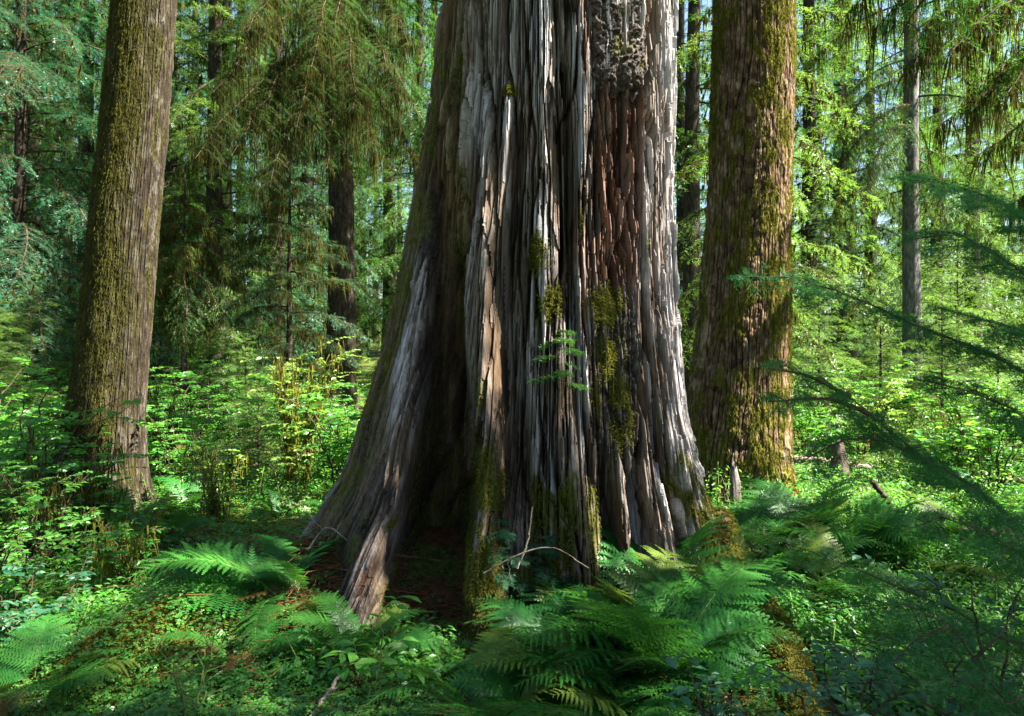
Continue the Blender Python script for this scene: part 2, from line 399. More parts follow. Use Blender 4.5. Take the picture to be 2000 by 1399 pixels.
# ------------------------------------------------------------------ the giant weathered tree
def giant():
    rng = np.random.default_rng(11)
    XC, YC = 0.30, 5.0
    edge = np.array([[0, 872, 1310], [200, 852, 1312], [400, 812, 1308], [500, 795, 1306], [600, 770, 1312], [700, 748, 1320], [800, 712, 1330],
                     [900, 682, 1348], [950, 660, 1362], [1000, 628, 1380], [1050, 600, 1398], [1110, 560, 1415], [1180, 520, 1430]], float)
    tA = math.atan2(XC, YC); dA = math.hypot(XC, YC)
    zl, rl, zr, rr = [], [], [], []
    for py, l, r in edge:
        for px, zz, rd in ((l, zl, rl), (r, zr, rr)):
            te = math.atan2(px - 1000, FPX); d = abs(te - tA)
            yt = dA * math.cos(d) * math.cos(te)
            zz.append(CAMH + (HZ - py) / FPX * yt); rd.append(dA * math.sin(d))
    o = np.argsort(zl); zl = np.array(zl)[o]; rl = np.array(rl)[o]; o = np.argsort(zr); zr = np.array(zr)[o]; rr = np.array(rr)[o]
    zl = np.r_[zl, 9, 15]; rl = np.r_[rl, rl[-1] * 0.93, rl[-1] * 0.8]; zr = np.r_[zr, 9, 15]; rr = np.r_[rr, rr[-1] * 0.93, rr[-1] * 0.8]
    zf = np.array([-0.6, 0.1, 0.4, 0.8, 1.3, 2.0, 3.0, 4.2, 9, 15]); rf = np.array([1.30, 1.16, 1.10, 1.03, 0.96, 0.88, 0.81, 0.77, 0.72, 0.62])
    ph = np.concatenate([np.linspace(-1.72, 1.72, 880, endpoint=False), np.linspace(1.72, 2 * np.pi - 1.72, 150, endpoint=False)])
    zs = np.concatenate([np.linspace(-0.5, 4.4, 900, endpoint=False), 4.4 + (np.linspace(0, 1, 130) ** 1.2) * 10.0])
    PH, Z = np.meshgrid(ph, zs); u = (PH + np.pi) / (2 * np.pi)
    s, c = np.sin(PH), np.cos(PH)
    RL, RR, RF = np.interp(Z, zl, rl), np.interp(Z, zr, rr), np.interp(Z, zf, rf)
    B = RF * c ** 2 + np.where(s > 0, RR, RL) * s ** 2
    bx = XC + B * s; by = YC - B * c
    px = 1000 + FPX * bx / np.maximum(by, 1); py = HZ - FPX * (Z - CAMH) / np.maximum(by, 1)
    front = sstep(-0.05, 0.25, c)
    def g(tr, w0, amp):
        x = track(tr, py); wd = track(w0, py) if isinstance(w0, list) else w0
        return track(amp, py) * np.exp(-((px - x) / wd) ** 2) * front
    def edgey(tr, w0, amp, p=4):              # flat-topped rib or slot
        x = track(tr, py); wd = track(w0, py) if isinstance(w0, list) else w0
        return track(amp, py) * np.exp(-np.abs((px - x) / wd) ** p) * front
    wob = (fbm(PH * 3, Z * 1.1, 301, 3) - 0.5) * 30
    px = px + wob * front
    D = np.zeros_like(Z)
    tA_ = [(430, 822), (600, 806), (800, 778), (900, 764), (1000, 735), (1100, 712), (1200, 695)]
    D += edgey(tA_, [(430, 22), (800, 36), (1000, 48), (1200, 60)], [(430, 0), (520, .05), (700, .12), (900, .22), (1050, .34), (1250, .40)], 3)
    D += g([(700, 690), (900, 650), (1050, 560)], 40, [(650, 0), (800, .04), (1000, .12)])
    D += edgey([(300, 872), (600, 868), (800, 862), (950, 850), (1080, 830), (1250, 835)], [(300, 20), (600, 36), (900, 62), (1050, 72), (1250, 72)],
               [(300, -.0), (400, -.12), (600, -.42), (800, -.66), (930, -.80), (1060, -.98), (1180, -1.1), (1300, -1.15)], 5) * (.85 + .3 * fbm(PH * 8, Z * 3, 303, 3))
    D += edgey([(560, 905), (900, 890), (1040, 885)], 14, [(500, 0), (650, .05), (900, .10), (1030, .10), (1080, 0)], 3)
    D += edgey([(0, 968), (200, 978), (400, 958), (600, 942), (800, 938), (1000, 935), (1150, 938), (1300, 950)],
               [(0, 30), (400, 30), (700, 32), (900, 38), (1100, 48), (1300, 66)], [(-100, .03), (200, .07), (500, .10), (800, .16), (1000, .24), (1120, .30), (1300, .40)], 3)
    D += edgey([(350, 1000), (600, 1006), (800, 1004), (980, 1012)], [(350, 12), (600, 22), (800, 28), (980, 30)], [(280, 0), (420, -.07), (600, -.13), (950, -.20), (1010, -.05), (1060, .04), (1120, .08)], 4)
    D += edgey([(0, 1020), (300, 1012)], 10, [(200, -.0), (280, -.05), (400, -.02)], 4)
    D += edgey([(0, 1045), (300, 1062), (600, 1078), (800, 1092), (950, 1118), (1120, 1146)], [(0, 26), (600, 32), (800, 30), (1000, 26), (1120, 22)],
               [(-100, .02), (300, .05), (600, .07), (800, .12), (1000, .20), (1100, .22)], 3)
    D += edgey([(0, 1090), (200, 1112), (500, 1122), (700, 1128)], 7, [(-50, -.05), (300, -.10), (600, -.08), (720, 0)], 4)
    D += edgey([(0, 1130), (100, 1140), (300, 1142), (600, 1136), (760, 1140), (900, 1160), (1000, 1168)], 10, [(-50, .08), (300, .09), (600, .06), (900, .07), (1000, .0)], 3)
    redm = front * sstep(1158, 1172, px + 44 * (fbm(u * 60, Z * 1.6, 33, 4, 60) - .5)) * (1 - sstep(1240, 1256, px + 44 * (fbm(u * 60, Z * 1.6, 36, 4, 60) - .5))) * sstep(120, 170, py) * (1 - sstep(520, 640, py + 90 * (fbm(PH * 40, Z * 2, 35) - .5)))
    D -= 0.055 * redm
    rough = front * sstep(1150, 1170, px) * (1 - sstep(1240, 1265, px)) * sstep(540, 600, py) * (1 - sstep(860, 930, py))
    D += 0.05 * rough * (fbm(PH * 26, Z * 9, 41, 4) - 0.35)
    D += edgey([(860, 1182), (1060, 1196)], [(860, 6), (960, 18), (1060, 20)], [(850, 0), (900, -.08), (1000, -.20), (1120, -.25)], 4)
    D += edgey([(860, 1212), (1060, 1220)], 7, [(850, 0), (900, .04), (1050, .05)], 3)
    D += edgey([(860, 1256), (960, 1246), (1060, 1258)], [(860, 5), (960, 16), (1060, 22)], [(860, 0), (900, -.10), (1000, -.22), (1120, -.25)], 4)
    D += edgey([(0, 1292), (400, 1286), (600, 1288), (800, 1302), (900, 1330), (1000, 1358), (1080, 1390)], [(0, 20), (600, 24), (900, 24), (1080, 26)],
               [(-100, .02), (600, .05), (800, .08), (1000, .14), (1100, .16)], 3)
    D += edgey([(500, 1262), (900, 1290), (1050, 1325)], 8, [(450, 0), (600, -.05), (900, -.08), (1050, -.10)], 4)
    D += edgey([(0, 900), (400, 885)], 9, [(-50, -.04), (300, -.04), (420, 0)], 4)
    D += edgey([(0, 930), (200, 940), (400, 925), (560, 905)], 6, [(-50, -.06), (300, -.07), (560, -.08), (600, 0)], 4)
    # splintered plates at three scales
    h1, k1, t1 = slabs(u, Z, 34, 1.9, 100); h2, k2, t2 = slabs(u, Z, 96, 0.75, 120); h3, k3, t3 = slabs(u, Z, 250, 0.33, 140); h4, k4, t4 = slabs(u, Z, 520, 0.12, 150)
    barkish = front * (1 - sstep(835, 905, px + (py - 400) * 0.02)) * sstep(230, 520, py)
    am = 1 - 0.55 * barkish
    DF = D; D = am * (0.052 * (h1 - .5) - 0.055 * k1 + 0.07 * t1 + 0.036 * (h2 - .5) - 0.042 * k2 + 0.045 * t2 + 0.018 * (h3 - .5) - 0.020 * k3 + .02 * t3 + .007 * (h4 - .5) - .006 * k4 - .04 * np.where(h3 * .6 + h4 * .4 < .15, 1, 0) - .02 * np.where(h4 < .06, 1, 0))
    D += redm * (0.05 * (h3 - .5) - .04 * k3 + .03 * (h4 - .5) - .025 * k4 + .03 * (fbm(u * 90, Z * 5, 43, 4, 90) - .5))
    D += 0.010 * (fbm(u * 420, Z * 3.2, 160, 3, 420) - 0.5) + 0.02 * barkish * (fbm(u * 110, Z * 6, 170, 4, 110) - .5)
    D += 0.05 * (fbm(u * 14, Z * 0.7, 180, 3, 14) - 0.5)
    D = np.where(Z > 14.0, D + (h1 - .6) * 0.4, D)
    Rr = np.maximum(B + D, 0.12); DF = np.maximum(DF, -(Rr * c + .45))
    P = np.stack([XC + Rr * s, YC - Rr * c - DF, Z + np.where(Z > 13.2, (h2 - .5) * 1.4 + (h1 - .5) * 1.6, 0) * sstep(13.2, 14.4, Z)], -1)
    Nn = grid_normals(P)
    # masks: moss, red rot, dark bark
    nz = fbm(PH * 14, Z * 7, 210, 4); nz2 = fbm(PH * 45, Z * 3, 220, 4)
    le = np.interp(py, edge[:, 0], edge[:, 1])
    re_ = np.interp(py, edge[:, 0], edge[:, 2])
    mb = blob(px, py, [(1052, 500, 28, 90, 1), (1072, 592, 38, 62, 1), (1052, 350, 14, 90, .7), (1046, 640, 20, 60, .7), (1190, 600, 52, 62, 1.1), (1192, 690, 46, 80, 1.0),
                       (1218, 800, 36, 120, 1), (1170, 780, 22, 90, .8), (985, 180, 20, 22, 1.2), (1243, 122, 18, 24, 1.2), (1203, 152, 18, 18, 1), (1215, 20, 30, 30, .7),
                       (940, 930, 46, 130, 1.05), (936, 1090, 56, 180, 1.15), (945, 1240, 70, 130, 1.1), (935, 780, 26, 90, .8), (1030, 1140, 70, 90, .9), (1090, 1110, 40, 90, .9),
                       (1150, 960, 16, 100, .8), (1375, 1010, 34, 110, 1.1), (1340, 930, 24, 80, .8), (1402, 1060, 34, 70, 1.2), (1290, 800, 24, 90, .6), (1270, 480, 12, 70, .7),
                       (1143, 430, 10, 60, .9), (755, 1005, 16, 18, 1.2), (985, 400, 12, 150, .5), (905, 900, 14, 200, .6), (700, 880, 30, 160, .75)])
    mb = np.maximum(mb, 0.80 * (1 - sstep(8, 62, px - le)) * sstep(-100, 300, py + 100) * (1 - 0.5 * sstep(950, 1050, py)))
    mb = np.maximum(mb, 0.75 * np.exp(-((px - (900 - (py - 300) * .03)) / 24) ** 2) * (1 - sstep(620, 760, py)))
    mb = np.maximum(mb, 0.5 * np.exp(-((px - 925) / 12) ** 2) * (1 - sstep(300, 420, py)))
    mb = np.maximum(mb, 0.6 * barkish * sstep(.5, .6, nz))
    mb = np.maximum(mb, front * sstep(.50, .60, fbm(u * 40, Z * 2.2, 230, 4, 40)) * (.75 * sstep(700, 1000, py) + .25) * (1 - redm))
    moss = np.clip(mb * (0.45 + 1.25 * (nz - 0.28)) * 1.35 - 0.12, 0, 1) * np.where(c > -0.2, 1, 0.5)
    moss = np.maximum(moss, 0.6 * sstep(.55, .62, nz) * (c < -0.1))
    red = redm * (0.75 + 0.5 * (nz2 - .3))
    red = np.maximum(red, front * sstep(.52, .60, nz2) * blob(px, py, [(700, 1080, 45, 120, 1.3), (1185, 900, 30, 200, .9), (1290, 720, 40, 200, .6), (1165, 500, 30, 300, .8), (1145, 60, 30, 120, 1.2), (850, 240, 26, 240, .55), (1030, 250, 40, 80, .6), (985, 850, 30, 200, .5), (870, 900, 30, 200, .4)]))
    bk = np.clip(barkish * 0.35 + rough * 0.9, 0, 1)
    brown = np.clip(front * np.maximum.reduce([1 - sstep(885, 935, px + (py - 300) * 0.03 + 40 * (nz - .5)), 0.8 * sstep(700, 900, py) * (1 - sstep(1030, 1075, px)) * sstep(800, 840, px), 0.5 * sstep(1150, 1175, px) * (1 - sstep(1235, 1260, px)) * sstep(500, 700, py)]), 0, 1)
    abl = np.exp(-np.abs((px - track(tA_, py) - 6 + 24 * (nz2 - .5)) / track([(480, 17), (800, 27), (1100, 34)], py)) ** 4) * sstep(480, 520, py)
    brown = brown * (1 - 0.85 * abl); bk = bk * (1 - abl); moss = moss * (1 - 0.7 * abl)
    brown = np.maximum(brown, 0.7 * sstep(.47, .60, fbm(u * 34, Z * .6, 240, 3, 34)) * (1 - abl))
    t = thing('giant_tree', (XC, YC, 0), 'massive weathered grey trunk with splintered wood, buttress roots and a hollow at its foot', 'tree')
    org = np.array([XC, YC, 0])
    slab = 0.38 * h2 + 0.24 * h1 + 0.30 * h3 + .16 * h4 - 0.35 * k2 - 0.3 * k1 - .2 * k3
    me = mesh_from('trunk', P.reshape(-1, 3) - org, [grid_mesh(P)], [MAT['wood']], None, False,
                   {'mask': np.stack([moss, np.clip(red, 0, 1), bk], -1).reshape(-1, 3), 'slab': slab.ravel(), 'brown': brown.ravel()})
    link('trunk', me, t)
    # moss as real tufts
    vis = (c > -0.3) & (Z < 4.4) & (Z > -0.2)
    cush = blob(px, py, [(1052, 500, 26, 60, 1), (1075, 590, 36, 52, 1), (1190, 600, 48, 56, 1.0), (1195, 690, 42, 70, .8), (1220, 820, 30, 100, .9), (985, 180, 15, 15, 1.5), (1243, 122, 14, 18, 1.5),
                         (1203, 152, 14, 14, 1.3), (940, 930, 40, 110, .7), (936, 1090, 48, 160, .9), (945, 1240, 60, 110, 1.0), (1375, 1010, 28, 90, .8), (1402, 1060, 30, 60, 1.0), (1085, 1110, 36, 80, .8), (755, 1005, 12, 14, 1.4)])
    def fuzz(wt, n, ln, w_, mat, name, out=0.5, dn=-.55):
        p, nn, ww = pick(P, Nn, np.where(vis, wt, 0), n, rng)
        d = nn * out + np.array([0, 0, dn]) + rng.normal(size=p.shape) * 0.35
        v, f = blades(p, d, ln * (0.5 + rng.random(n)) * (0.4 + 0.6 * np.clip(ww, 0, 1)), w_, rng, 0.35)
        link(name, mesh_from(name, v - org, [f], [mat]), t)
    fuzz(moss * sstep(.25, .55, moss), 42000, 0.018, 0.0034, MAT['moss'], 'moss_coat')
    fuzz(np.clip(cush, 0, 1) ** 1.2 * sstep(.36, .5, nz + .15 * cush), 44000, 0.026, 0.0032, MAT['mossgold'], 'moss_cushion', 1.0, .15)
    # plate of dark bark still clinging to the wood
    rows = np.where((zs > 3.0) & (zs < 4.38))[0]; cols = np.where((ph > -0.2) & (ph < 0.9))[0]
    sub = np.ix_(rows, cols); qx, qy = px[sub], py[sub]
    inn = sstep(1150, 1172, qx + 26 * (fbm(qx * .05, qy * .03, 61) - .5)) * (1 - sstep(1240, 1262, qx + 30 * (fbm(qx * .05, qy * .03, 62) - .5))) * (1 - sstep(155, 188, qy + 60 * (fbm(qx * .06, qy * .01, 63) - .5)))
    kn = .55 * fbm(qx * .06, qy * .05, 64, 5) + .45 * fbm(qx * .22, qy * .16, 65, 4); groove = np.exp(-((qx - 1215 - 8 * np.sin(qy * .03)) / 6) ** 2)
    rb = np.interp(Z[sub], zf, rf) * c[sub] ** 2 + RR[sub] * s[sub] ** 2
    rad = rb - 0.05 + inn * (0.064 + 0.060 * (kn - .5) * 2 - 0.045 * groove)
    Q = np.stack([XC + rad * s[sub], YC - rad * c[sub], Z[sub]], -1)
    keep = (inn[:-1, :-1] > 0.02)
    f = grid_mesh(Q, False).reshape(len(rows) - 1, len(cols) - 1, 4)[keep]
    us, inv = np.unique(f, return_inverse=True)
    o2 = np.ones((len(us), 3)) * np.array([0, 0, 1.0])
    o2[:, 0] = np.clip((vn(qx * .04, qy * .04, 66) - .55) * 3, 0, .9).reshape(-1)[us]
    bp = link('bark_plate', mesh_from('bark_plate', Q.reshape(-1, 3)[us] - org, [inv.reshape(f.shape)], [MAT['wood']], None, True, {'mask': o2, 'slab': kn.reshape(-1)[us], 'brown': np.zeros(len(us))}), t)
    tag(bp, 'rough dark bark plate left on the bare wood')
    # long root running forward to the right
    pts = np.array([at(1388, 1030, 4.55), at(1412, 1085, 4.4), at(1462, 1170, 4.05), at(1510, 1270, 3.65), at(1548, 1370, 3.2), at(1585, 1460, 2.7)])
    rp = resample(pts, 90); rp[:, 2] = np.interp(np.linspace(0, 1, 90), [0, .12, .3, .7, .9, 1], [rp[0, 2], .17, .11, .05, -.02, -.25]) * 1.0 + gz(rp[:, 0], rp[:, 1]) * np.linspace(0, 1, 90) ** .3
    ang = np.linspace(0, 2 * np.pi, 48, endpoint=False)
    T = nrm(np.gradient(rp, axis=0)); A = nrm(np.cross(T, np.array([0, 0, 1.0]))); Bn = np.cross(A, T)
    rr_ = np.interp(np.linspace(0, 1, 90), [0, .3, 1], [.15, .095, .065])[:, None] * (1 + .5 * (fbm(np.cos(ang)[None] * 1.5 + 5, np.linspace(0, 12, 90)[:, None] + np.sin(ang)[None], 71) - .5))
    G = rp[:, None] + rr_[..., None] * (np.cos(ang)[None, :, None] * A[:, None] + np.sin(ang)[None, :, None] * Bn[:, None])
    mm = np.clip(sstep(.42, .6, fbm(ang[None] * 2 + 0 * rr_, np.linspace(0, 20, 90)[:, None] + 0 * rr_, 72)) * 1.0, 0, 1)
    link('root', mesh_from('root', G.reshape(-1, 3) - org, [grid_mesh(G)], [MAT['wood']], None, True,
                           {'mask': np.stack([mm, 0.4 * (1 - mm), 0 * mm], -1).reshape(-1, 3), 'slab': (0.5 + 0 * mm).ravel(), 'brown': (1 + 0 * mm).ravel()}), t)
    gn = nrm(G - rp[:, None]); up = np.clip(gn[..., 2] + .45, 0, 1)
    p, nn, _ = pick(G, gn, up, 15000, rng)
    v, f = blades(p, nn + rng.normal(size=p.shape) * .5, 0.024 * (.5 + rng.random(len(p))), 0.003, rng, .3)
    link('moss_coat', mesh_from('root_moss', v - org, [f], [MAT['mossgold']]), t)
    return t
giant()

# ------------------------------------------------------------------ barked trunks with moss
def barked(name, edges, Y, matname, seed, nf, depth, ztop, label, mossf, cols=520, rows=620, fuzzn=40000, fl=0.03, cat='tree', rough=0.0, mossmat='moss', sink=0.35, flare=None, group=None):
    rng = np.random.default_rng(seed)
    e = np.array(edges, float); zz = CAMH + (HZ - e[:, 0]) / FPX * Y
    xc = (e[:, 1] + e[:, 2]) / 2; hw = (e[:, 2] - e[:, 1]) / 2
    X = (xc - 1000) / FPX * Y; Rr = hw / FPX * Y * (1 - .5 * (hw / FPX) ** 2)
    o = np.argsort(zz); zz, X, Rr = zz[o], X[o], Rr[o]
    sl = (X[-1] - X[-3]) / (zz[-1] - zz[-3])
    zt = zz[-1]; zz = np.r_[zz[0] - .5, zz, ztop]; X = np.r_[X[0], X, X[-1] + sl * (ztop - zt) * .5]; Rr = np.r_[Rr[0] * 1.1, Rr, Rr[-1] * .25]
    vtop = min(zt + .35, ztop - .5)
    zs = np.concatenate([np.linspace(zz[0], vtop, rows, endpoint=False), np.linspace(vtop, ztop, 60)])
    ph = np.concatenate([np.linspace(-1.75, 1.75, cols, endpoint=False), np.linspace(1.75, 2 * np.pi - 1.75, cols // 5, endpoint=False)])
    PH, Z = np.meshgrid(ph, zs); u = (PH + np.pi) / (2 * np.pi); s, c = np.sin(PH), np.cos(PH)
    xa = np.interp(Z, zz, X); rb = np.interp(Z, zz, Rr)
    h, k, tl = slabs(u, Z, nf, 0.16 - .13 * rough, seed + 1, 1.0 + rough); h2, k2, t2 = slabs(u, Z, nf * 2, 0.07 - .05 * rough, seed + 9, .8 + rough)
    big = fbm(u * 8, Z * .8, seed + 20, 3, 8)
    D = depth * (.7 * (h - .5) - .9 * k + .4 * (h2 - .5) - .35 * k2) + .10 * rb * (big - .5) * 1.6 + depth * .6 * (fbm(u * 60, Z * 9, seed + 30, 3, 60) - .5)
    foot = sstep(zz[1] + .7, zz[1] - .1, Z)
    D = D + rb * .16 * foot * (np.cos(PH * 5 + seed) + .6 * np.cos(PH * 3 + 1.3 * seed))
    rad = rb + D
    P = np.stack([xa + rad * s, Y - rad * c, Z], -1)
    Nn = grid_normals(P)
    px = 1000 + FPX * P[..., 0] / np.maximum(P[..., 1], 1); py = HZ - FPX * (Z - CAMH) / np.maximum(P[..., 1], 1)
    nz = fbm(u * 22, Z * 2.6, seed + 40, 5, 22); nz2 = fbm(u * 90, Z * 3, seed + 50, 3, 90)
    m = np.clip(mossf(u * 2 - 1, s, c, px, py, Z, nz, nz2), 0, 1)
    org = np.array([np.interp(gz(X[1], Y), zz, X), Y, float(gz(X[1], Y))])
    t = thing(name, org, label, cat, group)
    link('trunk', mesh_from('trunk', P.reshape(-1, 3) - org, [grid_mesh(P)], [MAT[matname]], None, True,
                            {'mask': np.stack([m, 0 * m, 0 * m], -1).reshape(-1, 3), 'slab': (.6 * h + .4 * h2 - .7 * k).ravel()}), t)
    if fuzzn:
        wt = np.where((c > -.3) & (Z < vtop) & (Z > -.1), m, 0)
        p, nn, ww = pick(P, Nn, wt * sstep(.15, .5, m), fuzzn, rng)
        d = nn * .35 + np.array([0, 0, -.8]) + rng.normal(size=p.shape) * .28
        v, f = blades(p, d, fl * (.4 + 1.1 * rng.random(len(p)) ** 1.5) * (.5 + ww), fl * .11, rng, .3)
        link('moss_coat', mesh_from('moss_coat', v - org, [f], [MAT[mossmat]]), t)
    return t, (lambda z: np.array([np.interp(z, zz, X), Y, z]) - org), org

def moss_left(uu, s, c, px, py, Z, nz, nz2):
    cx = np.interp(py, [0, 400, 700, 990], [300, 265, 238, 215]) + 10 * np.sin(py * .013)
    a = 1 - sstep(-45, 30, px - cx + 110 * (nz - .5))
    return np.maximum(a * (.55 + .9 * (nz2 - .3)), .5 * sstep(.60, .68, nz)) + .5 * sstep(930, 985, py) * sstep(.4, .6, nz)
LEFT = barked('leaning_conifer', [[-60, 234, 343], [0, 228, 338], [200, 206, 325], [400, 184, 308], [600, 166, 293], [700, 153, 286], [800, 136, 279], [900, 116, 278], [960, 94, 283], [1000, 66, 292]],
              6.6, 'bark_left', 21, 72, .016, 26, 'mossy brown trunk leaning right, green moss down its left side, in leafy undergrowth', moss_left, fuzzn=70000, fl=.021, mossmat='mossolive')
def moss_right(uu, s, c, px, py, Z, nz, nz2):
    r = np.interp(py, [0, 400, 700, 975], [1548, 1540, 1537, 1550]); l = np.interp(py, [0, 400, 700, 975], [1395, 1385, 1350, 1335])
    a = np.maximum(sstep(1470, 1540, px + 150 * (nz - .5)) * .75, (1 - sstep(4, 30, px - l)) * .8)
    b = blob(px, py, [(1460, 45, 60, 60, 1), (1510, 70, 50, 90, .9), (1475, 290, 50, 90, .8), (1480, 430, 50, 60, .7), (1470, 600, 45, 120, .6), (1500, 850, 60, 160, 1), (1360, 850, 40, 150, .9), (1500, 300, 40, 100, .8)])
    return np.maximum(a * (.4 + 1.2 * (nz - .25)), b * sstep(.40, .58, nz)) * sstep(.42, .54, fbm((uu + 1) * 22, Z * 6, 777, 4, 44)) + .75 * sstep(.52, .60, fbm((uu + 1) * 17, Z * 5, 778, 4, 34))
RIGHT = barked('reddish_conifer', [[-60, 1396, 1549], [0, 1395, 1548], [200, 1391, 1546], [400, 1385, 1541], [600, 1371, 1538], [700, 1358, 1537], [800, 1342, 1538], [900, 1332, 1543], [960, 1326, 1552], [1000, 1316, 1562]],
               7.0, 'bark_right', 22, 56, .020, 30, 'reddish flaky trunk with golden moss, right behind the massive weathered trunk', moss_right, fuzzn=70000, fl=.023, mossmat='mossgold', rough=.6)
# ================================================================== conifer boughs
LV = {  # side_step, twig_step, twig_len, needle len, needle width, needles per twig
    0: (0.050, 0.018, 0.050, 0.018, 0.0036, 11),
    1: (0.085, 0.045, 0.085, 0.022, 0.0055, 9),
    2: (0.140, 0.075, 0.130, 0.042, 0.0125, 6),
    3: (0.300, 0.170, 0.260, 0.085, 0.030, 4)}

def bough(path, side_len, lv, rng, droop=0.25, moss=0.0, bare=0.12, wood_r=0.014, dens=1.0, up=(0, 0, 1), mosslen=0.22, prof_pow=0.6, flat=0.25):
    """one conifer bough along a path. -> dict of pieces wood/needles/moss as (verts, faces)"""
    ss, ts, tl, nl, nw, nd = LV[lv]
    Ln = float(np.sum(np.linalg.norm(np.diff(path, axis=0), axis=1)))
    n = max(8, int(Ln / 0.12)); P = resample(path, n); T = nrm(np.gradient(P, axis=0))
    out = {}
    wv, wf = tubes(P[None], np.linspace(wood_r, wood_r * .2, n)[None], 5 if lv < 2 else 3); W = [(wv, wf)]
    M = max(4, int(Ln * (1 - bare) / ss)); t = bare + (1 - bare) * (np.arange(M) + rng.random(M) * .7) / M
    t = np.clip(np.repeat(t, 2) + rng.normal(size=2 * M) * .3 / M, bare * .8, .995); sg = np.tile([1.0, -1.0], M)
    k = rng.random(len(t)) < dens; t, sg = t[k], sg[k]
    ip = lambda A, x: np.stack([np.interp(x * (n - 1), np.arange(n), A[:, j]) for j in range(3)], 1)
    B, Tb = ip(P, t), nrm(ip(T, t))
    S = nrm(np.cross(Tb, np.array(up, float))); U = np.cross(S, Tb)
    l = side_len * ((1 - t) ** prof_pow * .9 + .12) * sstep(-.15, .45, t) * (.65 + .6 * rng.random(len(t)))
    an = R(58) + rng.normal(size=len(t)) * .18
    d0 = nrm(np.cos(an)[:, None] * Tb + (np.sin(an) * sg)[:, None] * S + (rng.normal(size=len(t)) * .16)[:, None] * U)
    K = max(3, int(side_len / ts)); fr = (np.arange(K) + .5) / K
    def at_side(f):                            # point on side branch, f (m,k)
        return B[:, None] + d0[:, None] * (l[:, None] * f)[..., None] + np.array([0, 0, -1.0]) * (droop * l[:, None] * f ** 2)[..., None]
    fk = np.linspace(0, 1, 4 if lv < 2 else 3)
    W.append(tubes(at_side(np.broadcast_to(fk, (len(t), len(fk)))), (np.linspace(.22, .05, len(fk)) * wood_r)[None].repeat(len(t), 0), 3))
    out['wood'] = W
    F = np.broadcast_to(fr, (len(t), K)) + rng.normal(size=(len(t), K)) * .3 / K
    F = np.clip(F, .02, 1)
    O = at_side(F); dl = nrm(d0[:, None] + np.array([0, 0, -1.0]) * (2 * droop * F)[..., None])
    keep = rng.random((len(t), K)) < np.clip(l[:, None] / side_len * 1.25, .15, 1)
    O, dl, Fk, lk = O[keep], dl[keep], F[keep], np.broadcast_to(l[:, None], F.shape)[keep]
    s2 = nrm(np.cross(dl, np.array(up) + rng.normal(size=dl.shape) * .3))
    O = np.concatenate([O, O]); d2 = np.concatenate([dl, dl]); sd = np.concatenate([s2, -s2]); Fk = np.tile(Fk, 2); lk = np.tile(lk, 2)
    # the main axis carries twigs too
    mt = bare + (1 - bare) * rng.random(int(Ln / ts * 1.2)); mp, mT = ip(P, mt), nrm(ip(T, mt))
    ms = nrm(np.cross(mT, np.array(up))) * np.where(rng.random(len(mt)) < .5, 1, -1)[:, None]
    O = np.concatenate([O, mp]); d2 = np.concatenate([d2, mT]); sd = np.concatenate([sd, ms]); Fk = np.r_[Fk, mt * .5]
    td = nrm(d2 * .75 + sd * .75 + rng.normal(size=O.shape) * flat * .6)
    tln = tl * (1.1 - .55 * Fk) * (.6 + .7 * rng.random(len(O)))
    q = (np.arange(nd) + .5) / nd
    no = O[:, None] + td[:, None] * (tln[:, None] * q)[..., None] + np.array([0, 0, -1.0]) * (droop * .6 * tln[:, None] * q ** 2)[..., None]
    tn = nrm(np.cross(td, np.array(up) + rng.normal(size=td.shape) * .25))
    sgn = np.where(np.arange(nd) % 2, 1.0, -1.0)
    ndir = nrm(td[:, None] * .7 + tn[:, None] * sgn[None, :, None] * .75 + rng.normal(size=no.shape) * flat)
    ll = nl * (.7 + .6 * rng.random(no.shape[:2]))
    a = no - td[:, None] * nw * .5; b = no + td[:, None] * nw * .5; tip = no + ndir * ll[..., None]
    V = np.stack([a, b, tip], 2).reshape(-1, 3)
    out['needles'] = (V, np.arange(len(V)).reshape(-1, 3))
    if moss > 0:
        m = int(moss * Ln * (60 if lv < 2 else 26)); x = rng.random(m) ** .8 * .97
        j = rng.integers(0, len(t), m); onside = rng.random(m) < .6
        f = rng.random(m)
        mo = np.where(onside[:, None], B[j] + d0[j] * (l[j] * f)[:, None] + np.array([0, 0, -1.0]) * (droop * l[j] * f * f)[:, None], ip(P, x))
        clump = vn(mo[:, 0] * 3 + 7, mo[:, 1] * 3 + mo[:, 2], 5)
        ln = mosslen * (.25 + 1.3 * rng.random(m) ** 2) * (.4 + 1.1 * clump)
        c = 3; mo = np.repeat(mo, c, 0) + rng.normal(size=(m * c, 3)) * .02; ln = np.repeat(ln, c) * (.5 + .6 * rng.random(m * c))
        dd = np.array([0, 0, -1.0]) + rng.normal(size=mo.shape) * .16
        out['moss'] = blades(mo, dd, ln, (.006 if lv < 2 else .014) * (.6 + .8 * rng.random(len(mo))), rng, .25)
    return out

def xform(v, M3, o):
    return v @ np.asarray(M3).T + o

class Crown:
    """collects boughs into three meshes: crown (twig wood + needles) and hanging_moss"""
    def __init__(s): s.c = MB(); s.h = MB()
    def add(s, b, M3=None, o=0.0):
        f = (lambda v: v) if M3 is None else (lambda v: xform(v, M3, o))
        for v, q in b['wood']: s.c.add(f(v), q, 0)
        s.c.add(f(b['needles'][0]), b['needles'][1], 1)
        if 'moss' in b: s.h.add(f(b['moss'][0]), b['moss'][1], 0)

